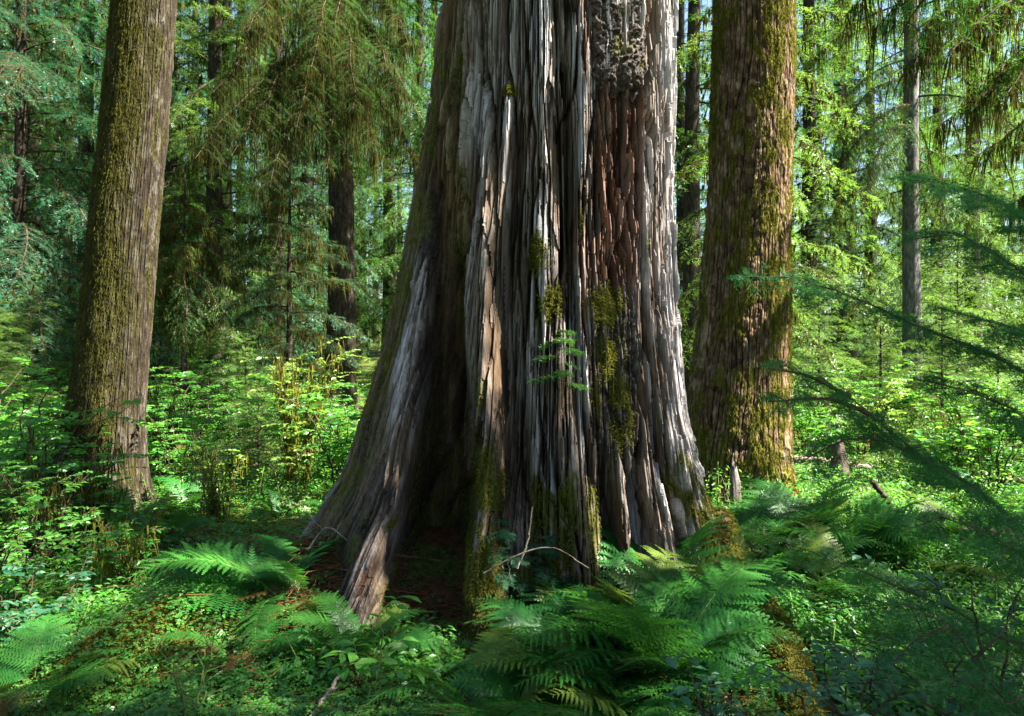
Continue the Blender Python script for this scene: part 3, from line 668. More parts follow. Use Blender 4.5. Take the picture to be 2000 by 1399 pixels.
BPROTO = {}
def bough_protos(lv, moss, droop, seed):
    key = (lv, moss, droop, seed)
    if key not in BPROTO:
        rng = np.random.default_rng(seed); res = []
        for Ln in (0.7, 1.3, 2.1, 3.2):
            for v in range(3):
                x = np.linspace(0, 1, 8)
                path = np.stack([x * Ln, .10 * Ln * np.sin(x * 3 + v * 2) * x, .10 * Ln * np.sin(x * 2.6) - droop * .9 * Ln * x ** 2], 1)
                res.append((Ln, bough(path, .15 + .25 * Ln, lv, rng, droop * 1.2, moss, .10 if Ln < 1 else .16, .006 + .006 * Ln)))
        BPROTO[key] = res
    return BPROTO[key]

def rotm(az, tilt, roll=0.0):
    return np.array((Matrix.Rotation(az, 3, 'Z') @ Matrix.Rotation(-tilt, 3, 'Y') @ Matrix.Rotation(roll, 3, 'X')))

def conifer_parts(h, cb, rmax, nb, lv, moss, droop, seed, lean=0.0, shape=.75, low_pitch=-.25, top_pitch=.45, axisf=None):
    """branches of one conifer in local coordinates (trunk base at the origin)"""
    rng = np.random.default_rng(seed); pr = bough_protos(lv, moss, droop, 1000 + lv); cr = Crown()
    f = ((np.arange(nb) + rng.random(nb)) / nb) ** 1.0
    for i in range(nb):
        z = cb + (h - cb) * f[i] * .985; t = f[i]
        ln = rmax * ((1 - t) ** shape) * (.6 + .5 * rng.random()) * (.55 + .45 * sstep(0, .12, t)) + .12
        k = np.argsort([abs(math.log(ln / p[0])) for p in pr])[:3]; L0, b = pr[k[rng.integers(3)]]
        s = ln / L0
        az = i * 2.399963 + rng.normal() * .35
        M3 = rotm(az, low_pitch + (top_pitch - low_pitch) * t + rng.normal() * .12, rng.normal() * .2) * s
        cr.add(b, M3, np.array([lean * z, 0, z]) if axisf is None else axisf(z))
    return cr

def trunk_mb(h, r0, seed, sides=14, rings=26, lean=0.0, flare=.35, stubs=0):
    rng = np.random.default_rng(seed); z = np.linspace(0, 1, rings) ** 1.3 * (h + .3) - .3
    rad = r0 * (1 - .93 * np.clip(z / h, 0, 1) ** .85) * (1 + flare * np.exp(-np.maximum(z, 0) / (1.2 * r0 + .05)))
    an = np.arange(sides) * 2 * np.pi / sides
    rr = rad[:, None] * (1 + .14 * (vn(an[None] * 2.2 + 0 * z[:, None], z[:, None] * .8, seed) - .5) + .1 * (_hash(np.arange(sides)[None] + 0 * (z[:, None] > 9), np.arange(rings)[:, None], seed) - .5))
    x = lean * z[:, None] + .10 * r0 * np.sin(z[:, None] * .7 + seed)
    P = np.stack([x + rr * np.cos(an), rr * np.sin(an), z[:, None] + 0 * rr], -1)
    mb = MB(); mb.add(P.reshape(-1, 3), grid_mesh(P), 0, True)
    for i in range(stubs):                    # dead branch stubs low on the trunk
        zz = .5 + rng.random() * h * .5; az = rng.random() * 6.28; ln = .25 + .7 * rng.random()
        d = np.array([math.cos(az), math.sin(az), -.25 + .3 * rng.random()])
        p = np.array([lean * zz, 0, zz])[None] + np.linspace(0, 1, 5)[:, None] * d * ln + np.array([0, 0, -1.0]) * (np.linspace(0, 1, 5) ** 2 * .2 * ln)[:, None]
        v, q = tubes(p[None], np.linspace(.10 * r0 + .006, .003, 5)[None], 4); mb.add(v, q, 0, True)
    return mb

def build_conifer(name, loc, label, h, r0, cb, rmax, nb, lv, seed, needle='hemlock', bark='bark_dark', moss=.6, droop=.30, lean=0.0, group=None, cat='tree', stubs=4, **kw):
    t = thing(name, loc, label, cat, group)
    link('trunk', trunk_mb(h, r0, seed, lean=lean, stubs=stubs).mesh('trunk', [MAT[bark]]), t)
    cr = conifer_parts(h, cb, rmax, nb, lv, moss, droop, seed, lean, **kw)
    link('crown', cr.c.mesh('crown', [MAT['twig'], MAT[needle]]), t)
    if cr.h.v: link('hanging_moss', cr.h.mesh('hanging_moss', [MAT['hang']]), t)
    return t

def copy_tree(t, loc, rz, s, label, group=None):
    c = t.copy(); COL.objects.link(c); c.location = loc; c.rotation_euler = (0, 0, rz); c.scale = (s, s, s)
    c['label'] = label
    if group: c['group'] = group
    elif 'group' in c: del c['group']
    for ch in t.children:
        d = ch.copy(); COL.objects.link(d); d.parent = c
    return c
def gpt(x, y, dz=0.0): return (float(x), float(y), float(gz(x, y)) + dz)
def gpx(px, Y, dz=0.0): x = (px - 1000) / FPX * Y; return gpt(x, Y, dz)
# ================================================================== trees of the middle ground, one by one
mk = build_conifer
T1 = mk('hemlock_tree', gpx(664, 15), 'straight dark trunk topped by a curtain of moss-draped boughs, left of the giant', 24, .33, 5.6, 4.6, 85, 2, 31, 'shadehemlock', moss=.6, droop=.42, stubs=2, low_pitch=-.35)
T2 = mk('hemlock_tree', gpx(1347, 13.5), 'thin dark mossy trunk in the narrow gap between the giant and the reddish trunk', 22, .19, 4.8, 2.6, 70, 2, 32, 'hemlock', moss=1.6, droop=.38, lean=.012, stubs=16)
T3 = mk('spruce_tree', gpx(1780, 13.5), 'pale grey trunk hung with long moss, standing in bright growth beyond the clearing', 22, .18, 4.0, 3.0, 90, 1, 33, 'hemlock', 'bark_grey', moss=1.5, droop=.45, stubs=6, low_pitch=-.35)
T4 = mk('spruce_tree', gpx(40, 12.5), 'dense blue-green spruce with boughs sweeping to the ground at the left edge', 20, .13, .9, 3.6, 230, 2, 34, 'spruce', moss=.5, droop=.42)
T5 = mk('young_spruce', gpx(566, 12.5), 'young spruce with dark tiers of spreading mossy boughs, left of the straight dark trunk', 5.4, .075, 1.15, 1.55, 46, 1, 35, 'spruce', moss=1.4, droop=.25, stubs=4, shape=.7, low_pitch=-.15)
T6 = mk('mossy_snag', gpx(360, 11.0), 'thin dead stem draped with brown moss, just right of the leaning trunk', 4.0, .065, 2.2, 1.1, 26, 1, 36, 'hemlock', moss=3.0, droop=.55, stubs=10, low_pitch=-.5)
T7 = mk('hemlock_tree', gpx(1480, 10.4), 'hemlock behind the reddish trunk with layered sunlit boughs reaching right', 18, .16, .9, 2.1, 110, 2, 37, 'sunneedle', moss=.9, droop=.34)
T10 = mk('hemlock_tree', gpx(1655, 26), 'tall distant trunk crossing the bright sky gap right of the reddish trunk', 34, .34, 9.0, 4.0, 90, 2, 40, 'spruce', moss=.8, droop=.36, stubs=8)

# boughs of the leaning tree and of a hemlock over the left half of the picture (part of their trees)
def hero_boughs(t, org, specs, lv, seed, needle, moss, droop=.35):
    rng = np.random.default_rng(seed); cr = Crown()
    for pts, sl in specs:
        P = resample(np.array(pts, float), 14); P += rng.normal(size=P.shape) * .02
        cr.add(bough(P, sl, lv, rng, droop, moss, .06, .018, dens=.62, mosslen=.42))
    link('crown', mesh_from('crown', np.concatenate(cr.c.v) - org, cr.c.f, [MAT['twig'], MAT[needle]], cr.c.m), t)
    if cr.h.v: link('hanging_moss', mesh_from('hanging_moss', np.concatenate(cr.h.v) - org, cr.h.f, [MAT['hang']], cr.h.m), t)
tl, ax, org = LEFT
sp = []
for (z, az, ln) in [(5.0, 10, 2.6), (5.3, 60, 2.4), (5.6, 165, 2.8), (5.2, 200, 2.0), (5.9, -20, 3.0), (6.2, 110, 2.6), (6.6, 30, 3.2), (7.0, 180, 3.0), (7.5, -60, 2.6), (8.0, 70, 3.0), (8.6, 140, 3.0), (9.4, 0, 3.0), (10.4, 215, 3.0), (11.6, 100, 2.8), (13, 20, 2.8), (14.5, 160, 2.6), (16, 300, 2.4), (18, 60, 2.0), (20, 200, 1.6), (22, 330, 1.2)]:
    a = R(az); d = np.array([math.cos(a), math.sin(a), 0]); b = ax(z)
    sp.append(([b, b + d * ln * .4 + [0, 0, -.02], b + d * ln * .75 + [0, 0, -.35], b + d * ln + [0, 0, -.95]], .62))
hero_boughs(tl, org, sp, 1, 51, 'shadehemlock', 1.2, .45)
tr, ax2, org2 = RIGHT  # unseen boughs above the view, many added to shade the trees at left
sp = []
for (z, az, ln) in [(7.4, 75, 2.8), (7.9, 105, 3.0), (8.4, 130, 2.8), (8.9, 60, 3.0), (9.5, 95, 3.0), (10.1, 120, 3.0), (10.8, 80, 2.8), (11.6, 105, 2.8), (6.3, 230, 2.2), (6.6, 300, 2.4), (7.0, 265, 2.6), (7.7, 220, 2.4), (8.0, 310, 2.6), (8.6, 270, 2.6), (9.4, 240, 2.4), (10.2, 295, 2.4), (7.0, 15, 2.6), (7.6, 100, 2.6), (8.2, 190, 2.4), (9, 330, 2.6), (10, 60, 2.8), (11, 150, 2.8), (12.5, 10, 2.6), (14, 250, 2.6), (15.5, 110, 2.6), (17, 340, 2.4), (19, 200, 2.2), (21, 70, 2.0), (24, 300, 1.6)]:
    a = R(az); d = np.array([math.cos(a), math.sin(a), 0]); b = ax2(z)
    sp.append(([b, b + d * ln * .5, b + d * ln * .8 + [0, 0, -.25], b + d * ln + [0, 0, -.7]], .85))
hero_boughs(tr, org2, sp, 2, 52, 'hemlock', .8)

# hemlock with long hanging boughs between the leaning trunk and the giant
def curtain():
    Y0 = 15.0; loc = np.array(gpx(664, Y0)); t = T1
    X0 = loc[0]
    specs = []
    tips = [(372, 330, 8.2), (420, 180, 8.8), (455, 300, 8.6), (520, 370, 8.4), (575, 250, 9.0), (610, 130, 8.4), (690, 215, 8.2), (660, 60, 9.5), (480, 60, 9.0), (780, 200, 9.0), (800, 90, 10), (820, 330, 10.4), (740, 300, 10.2), (500, 210, 10.5), (640, 330, 10.6)]
    rng = np.random.default_rng(62)
    for (px, py, Y) in tips:
        tip = at(px, py, Y); hd = np.array([tip[0] - X0, tip[1] - Y0]); dist = max(.4, np.hypot(*hd))
        z0 = tip[2] + .35 + .30 * dist + .2 * rng.random(); b = np.array([X0, Y0, z0])
        m1 = b + (tip - b) * .4 + [0, 0, .18 * dist]; m2 = b + (tip - b) * .75 + [0, 0, .12 * dist]
        specs.append(([b, m1, m2, tip], (.5 + .06 * dist) * (.7 + .5 * rng.random())))
    hero_boughs(t, loc, specs, 1, 63, 'shadehemlock', 1.4, .50)
curtain()

# hemlock bough hanging in from above the picture on the right, lit from behind
def right_overhang():
    Y0 = 7.2; loc = np.array(gpx(2140, Y0))
    t = thing('hemlock_tree', loc, 'hemlock outside the right edge whose mossy sunlit boughs hang in at the top', 'tree')
    link('trunk', trunk_mb(17, .17, 71, stubs=0).mesh('trunk', [MAT['bark_dark']]), t)
    X0 = loc[0]; specs = []
    for (px, py, Y) in [(1840, 120, 6.4), (1900, 210, 6.2), (1960, 190, 5.8), (1800, 60, 6.8), (1740, 150, 7.2), (1700, 60, 7.6), (1930, 60, 6.6), (1985, 300, 6.6), (1890, 330, 7.6), (1820, 260, 7.8), (1990, 110, 7.0), (1650, 30, 7.8), (1960, 420, 7.4)]:
        tip = at(px, py, Y); dist = np.hypot(tip[0] - X0, tip[1] - Y0)
        b = np.array([X0, Y0, tip[2] + .3 + .32 * dist]); m1 = b + (tip - b) * .4 + [0, 0, .14 * dist]; m2 = b + (tip - b) * .75 + [0, 0, .10 * dist]
        specs.append(([b, m1, m2, tip], .30 + .11 * dist))
    hero_boughs(t, loc, specs, 1, 72, 'hemlock', 1.0, .6)
    cr = conifer_parts(17, 10.0, 2.4, 34, 2, .8, .4, 73)
    link('crown', cr.c.mesh('upper_crown', [MAT['twig'], MAT['hemlock']]), t)
right_overhang()

# conifers that fill the depth of the forest: copies of a few kinds
K1 = mk('forest_conifer', gpx(-60, 17), 'bushy conifer deep in the forest, left of the leaning trunk', 24, .24, .9, 3.6, 170, 2, 81, 'hemlock', moss=.4, droop=.36, shape=1.25, group='forest conifers left of the leaning trunk')
K2 = mk('forest_conifer', gpx(440, 19), 'conifer deep in the forest, between the leaning trunk and the giant', 26, .25, 1.2, 3.6, 170, 2, 82, 'spruce', moss=.3, droop=.32, shape=1.25, group='forest conifers between the leaning trunk and the giant')
K3 = mk('forest_conifer', gpx(1900, 16), 'bushy conifer deep in the forest, right of the reddish trunk', 20, .20, .7, 2.8, 170, 2, 83, 'sunneedle', moss=.3, droop=.34, shape=1.25, group='forest conifers right of the reddish trunk')
K4 = mk('forest_conifer', gpx(1010, 24), 'conifer deep in the forest, glimpsed through the gap beside the giant', 28, .26, 1.5, 4.0, 160, 2, 84, 'hemlock', moss=.4, droop=.40, shape=1.25, group='forest conifers glimpsed beside the giant')
LAB = {'l': (K1['label'], K1['group']), 'm': (K2['label'], K2['group']), 'r': (K3['label'], K3['group']), 'g': (K4['label'], K4['group'])}
rng = np.random.default_rng(90)
fill = [(60, 18, 'l', K2), (130, 21, 'l', K1), (-20, 25, 'l', K3), (90, 28, 'l', K2), (-160, 20, 'l', K1), (170, 16, 'l', K3), (10, 33, 'l', K4),
        (330, 16, 'm', K1), (380, 22, 'm', K3), (470, 26, 'm', K4), (540, 18, 'm', K2), (600, 23, 'm', K1), (760, 26, 'm', K4), (300, 27, 'm', K1), (520, 33, 'm', K2), (650, 34, 'm', K4), (420, 14.5, 'm', K3),
        (1330, 21, 'g', K2), (1360, 29, 'g', K3), (820, 22, 'g', K1), (1290, 33, 'g', K1),
        (1580, 17, 'r', K3), (1640, 20, 'r', K2), (1700, 23, 'r', K3), (1830, 21, 'r', K1), (1950, 24, 'r', K4), (2060, 19, 'r', K3), (1600, 30, 'r', K1), (1760, 31, 'r', K3), (1900, 33, 'r', K2), (2120, 27, 'r', K1), (1540, 24, 'r', K4)]
for px, Y, g, k in fill:
    copy_tree(k, gpx(px, Y), rng.random() * 6.28, .85 + .3 * rng.random(), *LAB[g])

# far wood beyond, one mass
def far_wood():
    rng = np.random.default_rng(95); mb = MB()
    kinds = []
    for i in range(3):
        cr = conifer_parts(28, 1.5, 4.6, 130, 3, 0, .3, 96 + i); tm = trunk_mb(28, .3, 97 + i, 7, 12, stubs=0)
        kinds.append((cr, tm))
    for i in range(95):
        Y = 34 + 40 * rng.random(); px = -250 + 2500 * (i + rng.random()) / 95
        x = (px - 1000) / FPX * Y; o = np.array(gpt(x, Y)); s = (.75 + .5 * rng.random()) * (.62 if 1560 < px < 2000 or 1290 < px < 1400 else 1)
        M3 = rotm(rng.random() * 6.28, 0) * s; cr, tm = kinds[i % 3]; nm = 1 + int(rng.integers(3))
        for v, f, m in zip(cr.c.v, cr.c.f, cr.c.m):
            pass
        v = np.concatenate(cr.c.v); 
        base = mb.n; mb.v.append(xform(v, M3, o)); mb.n += len(v)
        for f, m in zip(cr.c.f, cr.c.m): mb.f.append(f + base); mb.m.append(0 if m == 0 else nm); mb.sm.append(False)
        for v, f in zip(tm.v, tm.f): mb.add(xform(v, M3, o), f, 0)
    o = link('far_wood', mb.mesh('far_wood', [MAT['twig'], MAT['hemlock'], MAT['spruce'], MAT['sunneedle']]))
    tag(o, 'far-off mass of conifers closing the view behind all the trees', 'forest', None, 'stuff')
far_wood()

# unseen trees added beside and behind the viewer to shade the foreground
for (x, y, k, s, lab) in SHADE:
    copy_tree(k if not isinstance(k, str) else globals()[k], gpt(x, y), rng.random() * 6.28, s, 'unseen conifer added outside the view to shade the ferns', 'conifers added around the viewer for shade')
# ================================================================== ferns
def frond_mesh(name, Ln, wid, seed, npin=24, arch=.5, tri=False):
    rng = np.random.default_rng(seed); mb = MB()
    n = 26; t = np.linspace(0, 1, n)
    P = np.stack([Ln * t * (1 - .12 * t), .05 * Ln * np.sin(t * 2.5 + seed) * t, Ln * (arch * t - arch * .98 * t ** 2.2)], 1)
    v, f = tubes(P[None], np.linspace(.0035, .0008, n)[None], 4); mb.add(v, f, 1, True)
    T = nrm(np.gradient(P, axis=0)); st = .22 if tri else .10
    q = np.repeat(st + (1 - st) * np.linspace(0, .985, npin), 2); sg = np.tile([1.0, -1.0], npin)
    ip = lambda A: np.stack([np.interp(q * (n - 1), np.arange(n), A[:, j]) for j in range(3)], 1)
    B, Tb = ip(P), nrm(ip(T)); S = nrm(np.cross(Tb, [0, 0, 1.0])); U = np.cross(S, Tb)
    x = (q - st) / (1 - st)
    prof = ((1 - x) ** .8 * .97 + .03) if tri else (np.sin(np.pi * np.clip(x * .85 + .17, 0, 1)) ** .85 * .95 + .04)
    l = wid * Ln * prof * (.9 + .2 * rng.random(len(q)))
    d = nrm(Tb * (.42 + .25 * x)[:, None] + S * sg[:, None] * .9 + U * (.10 + .12 * rng.normal(size=len(q)))[:, None])
    K = 13; fr = (np.arange(K) + .4) / K
    O = B[:, None] + d[:, None] * (l[:, None] * fr)[..., None] + np.array([0, 0, -1.0]) * (.22 * l[:, None] * fr ** 2)[..., None]
    dd = nrm(d[:, None] + np.array([0, 0, -1.0]) * (.44 * fr)[None, :, None])
    pl = (.17 if tri else .17) * l[:, None] * ((1 - fr) ** .75 + .08) * np.clip(l[:, None] / l.max() * 2, .5, 1.3) ** .2
    side = nrm(np.cross(dd, U[:, None] + 0 * dd))
    pl = np.maximum(pl, .004)
    V = []; step = (l / K)[:, None, None]
    for s in (1.0, -1.0):
        pd = nrm(side * s * .85 + dd * .5 + U[:, None] * rng.normal(size=O.shape[:2])[..., None] * .10)
        w_ = np.minimum(np.maximum(step * .52, .0018), .011)
        V.append(np.stack([O - dd * w_, O + dd * w_ * .9, O + pd * pl[..., None] * .55 + dd * w_ * .8, O + pd * pl[..., None] * .55 - dd * w_ * .5, O + pd * pl[..., None]], 2).reshape(-1, 3))
    V = np.concatenate(V); b = (np.arange(len(V) // 5) * 5)[:, None]
    mb.add(V, np.concatenate([b + [[0, 1, 2]], b + [[0, 2, 3]], b + [[3, 2, 4]]]), 0)
    tv, tf = tubes(np.stack([B, B + d * (l * .95)[:, None] + np.array([0, 0, -1.0]) * (.2 * l)[:, None]], 1), .0009, 3); mb.add(tv, tf, 1)
    return mb.mesh(name, [MAT['fern'], MAT['stem']])
FROND = [frond_mesh('frond', 1.0, .36, 201, 20, .50, True), frond_mesh('frond', 1.0, .40, 202, 19, .38, True), frond_mesh('frond', 1.0, .32, 203, 22, .60, True),
         frond_mesh('frond', 1.0, .20, 204, 28, .60), frond_mesh('frond', 1.0, .17, 205, 30, .75)]
def recolour(me, m):
    c = me.copy(); c.name = 'frond'; c.materials[0] = m; return c
DEAD = [recolour(FROND[k], MAT['fernbrown']) for k in (1, 3, 4)]; PALE = [recolour(f, MAT['fernpale']) for f in FROND]
frng = np.random.default_rng(210)
def fern(px, Y, s, n, label, group=None, kinds=(0, 1, 2), lean=None, spread=1.0, dz=0.0, tilt=.30):
    t = thing('fern', gpx(px, Y, dz), label, 'fern', group)
    a0 = frng.random() * 6.28
    for i in range(n):
        az = a0 + 2 * np.pi * i / n * spread + frng.normal() * .3
        if lean is not None and frng.random() < .65: az = lean + frng.normal() * .7
        ki = kinds[frng.integers(len(kinds))]; o = link('frond', PALE[ki] if frng.random() < .16 else FROND[ki], t)
        k = s * (.7 + .45 * frng.random()); o.scale = (k, k, k)
        o.location = (.03 * math.cos(az), .03 * math.sin(az), 0)
        o.rotation_euler = (frng.normal() * .25, -(tilt + frng.normal() * .18), az)
    for i in range(1 + int(frng.random() < .4)):       # withered fronds lying round the foot
        o = link('frond', DEAD[frng.integers(3)], t); k = s * (.45 + .3 * frng.random()); o.scale = (k, k, k * .6)
        o.rotation_euler = (frng.normal() * .5, .10 + .2 * frng.random(), frng.random() * 6.28); o.location = (0, 0, .05); o['label'] = 'withered brown frond'
    return t
BED = 'bracken bed at the giant tree\'s right foot'
BL = 'bracken fern in the dense shaded bed at the right foot of the giant'
for px, Y, s, n in [(1215, 3.75, .72, 8), (1300, 3.85, .80, 9), (1310, 3.65, .7, 8), (1250, 3.35, .80, 8), (1285, 3.2, .8, 8), (1240, 2.95, .7, 8), (1170, 3.1, .62, 7), (1150, 3.55, .55, 7), (1105, 3.3, .55, 7), (1330, 3.4, .55, 6)]:
    fern(px, Y, s * 1.06, n, BL, BED, lean=math.pi * (1 if px < 1290 else 0), tilt=.42)
BED2 = 'ferns on the shaded slope below the reddish trunk'
for px, Y, s, n in [(1480, 4.9, .75, 8), (1545, 4.6, .8, 8), (1600, 5.0, .8, 8), (1680, 5.0, .8, 8), (1740, 5.2, .6, 8), (1450, 5.5, .7, 7), (1560, 5.7, .7, 7), (1790, 4.7, .7, 7), (1610, 4.2, .6, 6), (1880, 5.2, .6, 7)]:
    fern(px, Y, s, n, 'bracken fern on the shaded slope in front of the reddish trunk', BED2, tilt=.35)
fern(555, 3.85, .82, 11, 'large feathery fern on the red needle mound at the left foot of the giant', None, (0, 1, 3), lean=math.pi, dz=.04, tilt=.10)
fern(600, 3.95, .55, 7, 'smaller fern drooping over the red needles beside the hollow buttress', None, (3, 4), lean=math.pi)
fern(470, 3.35, .45, 7, 'small fern on the clover below the large feathery fern', None, (3, 4))
fern(700, 3.45, .52, 9, 'dark fern right in front of the hollow in the trunk', None, (3, 4), tilt=.45)
fern(955, 2.75, .60, 9, 'fern at the bottom edge below the mossy middle buttress', None, (3, 4, 1))
fern(1075, 2.85, .45, 7, 'fern at the bottom edge, between the middle buttress and the bracken bed', None, (3, 4))
fern(60, 3.05, .5, 8, 'fern spreading low fronds at the lower left corner', None, (0, 1))
fern(15, 3.9, .5, 7, 'fern half cut by the left edge among leafy shrubs', None, (1, 3))
fern(262, 5.9, .55, 7, 'sunlit fern at the foot of the leaning trunk', None, (1, 3))

# ================================================================== leafy shrubs
LEAF_V = np.array([[0, 0, 0], [.28, .20, .05], [.62, .22, .05], [1, 0, -.10], [.62, -.22, .05], [.28, -.20, .05], [.45, 0, 0]], float)
LEAF_F = np.array([[0, 6, 1], [1, 6, 2], [2, 6, 3], [3, 6, 4], [4, 6, 5], [5, 6, 0]])
def shrub_parts(h, r, ns, leaf, nl, seed, flat=.5, twigs=7, moss=0.0):
    rng = np.random.default_rng(seed); st = MB(); lf = MB(); hm = MB(); O = []; X = []
    for i in range(ns):
        az = rng.random() * 6.28; out = r * (.25 + .75 * rng.random()); hh = h * (.6 + .45 * rng.random())
        b = np.array([.12 * r * math.cos(az), .12 * r * math.sin(az), -.05]); e = np.array([out * math.cos(az), out * math.sin(az), hh])
        P = resample([b, b * .4 + e * .6 * np.array([.7, .7, 1.15]), e], 14); P[2:-1] += rng.normal(size=(11, 3)) * .012
        v, f = tubes(P[None], np.linspace(.006 + .004 * h, .002, 14)[None], 5); st.add(v, f, 0, True)
        m = twigs; q = rng.integers(4, 14, m); tb = P[q]
        td = nrm(np.stack([np.cos(a := rng.random(m) * 6.28), np.sin(a), .15 + .5 * rng.random(m)], 1)); tl = (.15 + .28 * rng.random(m)) * (.4 + .6 * h) * .8
        x = np.linspace(0, 1, 6); tp = tb[:, None] + td[:, None] * (tl[:, None] * x)[..., None] - np.array([0, 0, 1.0]) * (.25 * tl[:, None] * x ** 2)[..., None]
        v, f = tubes(tp, np.linspace(.0028, .001, 6)[None].repeat(m, 0), 3); st.add(v, f, 0)
        k = max(2, nl // (ns * m)); u = (np.arange(k) + .6) / k
        pos = tb[:, None] + td[:, None] * (tl[:, None] * u)[..., None] - np.array([0, 0, 1.0]) * (.25 * tl[:, None] * u ** 2)[..., None]
        s = nrm(np.cross(td, [0, 0, 1.0])); alt = np.where(np.arange(k) % 2, 1.0, -1.0)
        X.append((td[:, None] * .55 + s[:, None] * alt[None, :, None] + rng.normal(size=pos.shape) * .3).reshape(-1, 3)); O.append(pos.reshape(-1, 3))
        if moss:
            mo = np.repeat(P[3:], int(moss), 0) + rng.normal(size=(len(P[3:]) * int(moss), 3)) * .02
            hm.add(*blades(mo, np.array([0, 0, -1.0]) + rng.normal(size=mo.shape) * .2, .05 + .14 * rng.random(len(mo)) ** 2, .005, rng))
    O = np.concatenate(O); X = np.concatenate(X); X[:, 2] *= .5; X[:, 2] -= .15
    Nn = np.array([0, 0, 1.0]) + rng.normal(size=O.shape) * flat
    v, f = place(LEAF_V, LEAF_F, O, X, Nn, leaf * (.6 + .7 * rng.random(len(O)))); lf.add(v, f)
    return st, lf, hm
def shrub(name, loc, label, h, r, ns, leaf, nl, seed, mat='leaf', group=None, cat='shrub', stem='twig', mossmat='mossgold', **kw):
    t = thing(name, loc, label, cat, group); st, lf, hm = shrub_parts(h, r, ns, leaf, nl, seed, **kw)
    link('stem', st.mesh('stem', [MAT[stem]]), t); link('foliage', lf.mesh('foliage', [MAT[mat]]), t)
    if hm.v: link('hanging_moss', hm.mesh('hanging_moss', [MAT[mossmat]]), t)
    return t
shrub('vine_maple', gpx(578, 6.9), 'sunlit yellow-green vine maple with moss-clad stems, between the leaning trunk and the giant', 1.62, .50, 11, .050, 1700, 301, 'leafyellow', moss=12, stem='twig', twigs=9)
shrub('mossy_shrub', gpx(430, 6.0), 'low shrub with golden moss hanging from its twigs, in the sunny spot', .62, .42, 11, .040, 800, 302, 'leafyellow', moss=3)
shrub('huckleberry_bush', gpx(60, 4.6), 'leafy bright green huckleberry bush at the left edge below the leaning trunk', .85, .60, 13, .042, 1500, 303, 'leaf', moss=4, mossmat='hang')
shrub('huckleberry_bush', gpx(165, 4.9), 'leafy bush just in front of the leaning trunk', .72, .50, 12, .040, 1200, 304, 'leaf', moss=4, mossmat='hang')
shrub('huckleberry_bush', gpx(255, 4.5), 'low sprawling bush on the mossy ground between the leaning trunk and the feathery fern', .45, .48, 11, .042, 800, 305, 'leaf', moss=4)
shrub('huckleberry_bush', gpx(-20, 3.8), 'bush cut by the left edge above the corner fern', .65, .5, 11, .042, 900, 306, 'leaf')
shrub('huckleberry_bush', gpx(70, 3.5), 'dark leafy bush above the corner fern at lower left', .42, .42, 10, .045, 700, 307, 'leafdark')
shrub('huckleberry_bush', gpx(315, 8.2), 'thin dark-stemmed bush hung with moss, at the right side of the leaning trunk', 1.1, .45, 10, .042, 700, 308, 'leaf', moss=8, mossmat='hang')
shrub('seedling_plant', gpx(735, 3.0), 'young plant with broad pale leaves in front of the dark fern', .36, .14, 3, .085, 40, 309, 'leaf', cat='plant', twigs=3, stem='stem')
shrub('twiggy_herb', gpx(385, 2.85), 'spindly herb with tiny leaves at the bottom edge, left of the bare stick', .36, .16, 5, .026, 130, 310, 'leaf', cat='plant', stem='stem')
shrub('broadleaf_bush', gpx(1640, 2.35), 'dark oval-leaved bush at the bottom edge right of the mossy root', .50, .42, 10, .050, 380, 311, 'leafdark', twigs=6, flat=.3)
shrub('broadleaf_bush', gpx(1930, 2.25), 'dark oval-leaved bush at the lower right corner', .80, .42, 11, .050, 420, 312, 'leafdark', twigs=6, flat=.3)
shrub('broadleaf_bush', gpx(1400, 2.55), 'oval-leaved sprig rising at the bottom edge before the bracken bed', .40, .22, 5, .055, 110, 313, 'leafdark', twigs=4, flat=.3)
shrub('leafy_bush', gpx(1690, 9.5), 'brilliant yellow-green bush in full sun behind the clearing', .95, .7, 12, .055, 1300, 314, 'leafyellow')
shrub('leafy_bush', gpx(1890, 8.2), 'bright green bush at the right end of the sunny clearing', .9, .7, 12, .055, 1300, 315, 'leaf', moss=4)
shrub('leafy_bush', gpx(1575, 9.8), 'green bush close behind the right side of the reddish trunk', .8, .6, 12, .052, 1200, 316, 'leaf')
UP = [shrub('understory_bush', gpx(640, 9.5), 'leafy bush in the thicket between the leaning trunk and the giant', .9, .75, 13, .055, 1400, 320, 'leaf', 'thicket bushes between the leaning trunk and the giant'),
      shrub('understory_bush', gpx(1830, 11.5), 'leafy bush in the thicket beyond the sunny clearing', 1.0, .8, 13, .060, 1400, 321, 'leaf', 'thicket bushes beyond the clearing'),
      shrub('understory_bush', gpx(40, 8.0), 'leafy bush in the thicket left of the leaning trunk', .9, .7, 13, .055, 1400, 322, 'leaf', 'thicket bushes left of the leaning trunk')]
BIGLEAF = [shrub('thimbleberry_bush', gpx(470, 7.9), 'bush with broad soft leaves among the small-leaved thicket left of the giant', .8, .55, 10, .11, 330, 323, 'leaf', flat=.35),
      shrub('thimbleberry_bush', gpx(1620, 9.0), 'broad-leaved bush at the near rim of the sunny clearing', .55, .5, 10, .11, 300, 324, 'leaf', flat=.35)]
copy_tree(BIGLEAF[0], gpx(90, 7.4), 1.0, .9, 'bush with broad soft leaves left of the leaning trunk')
copy_tree(BIGLEAF[1], gpx(1850, 7.6), 2.0, 1.0, 'broad-leaved bush behind the curved dead branch')
copy_tree(BIGLEAF[0], gpx(-10, 5.2), 2.5, .8, 'broad-leaved bush cut by the left edge')
copy_tree(BIGLEAF[1], gpx(655, 7.6), .5, 1.0, 'broad-leaved bush close to the left flank of the giant')
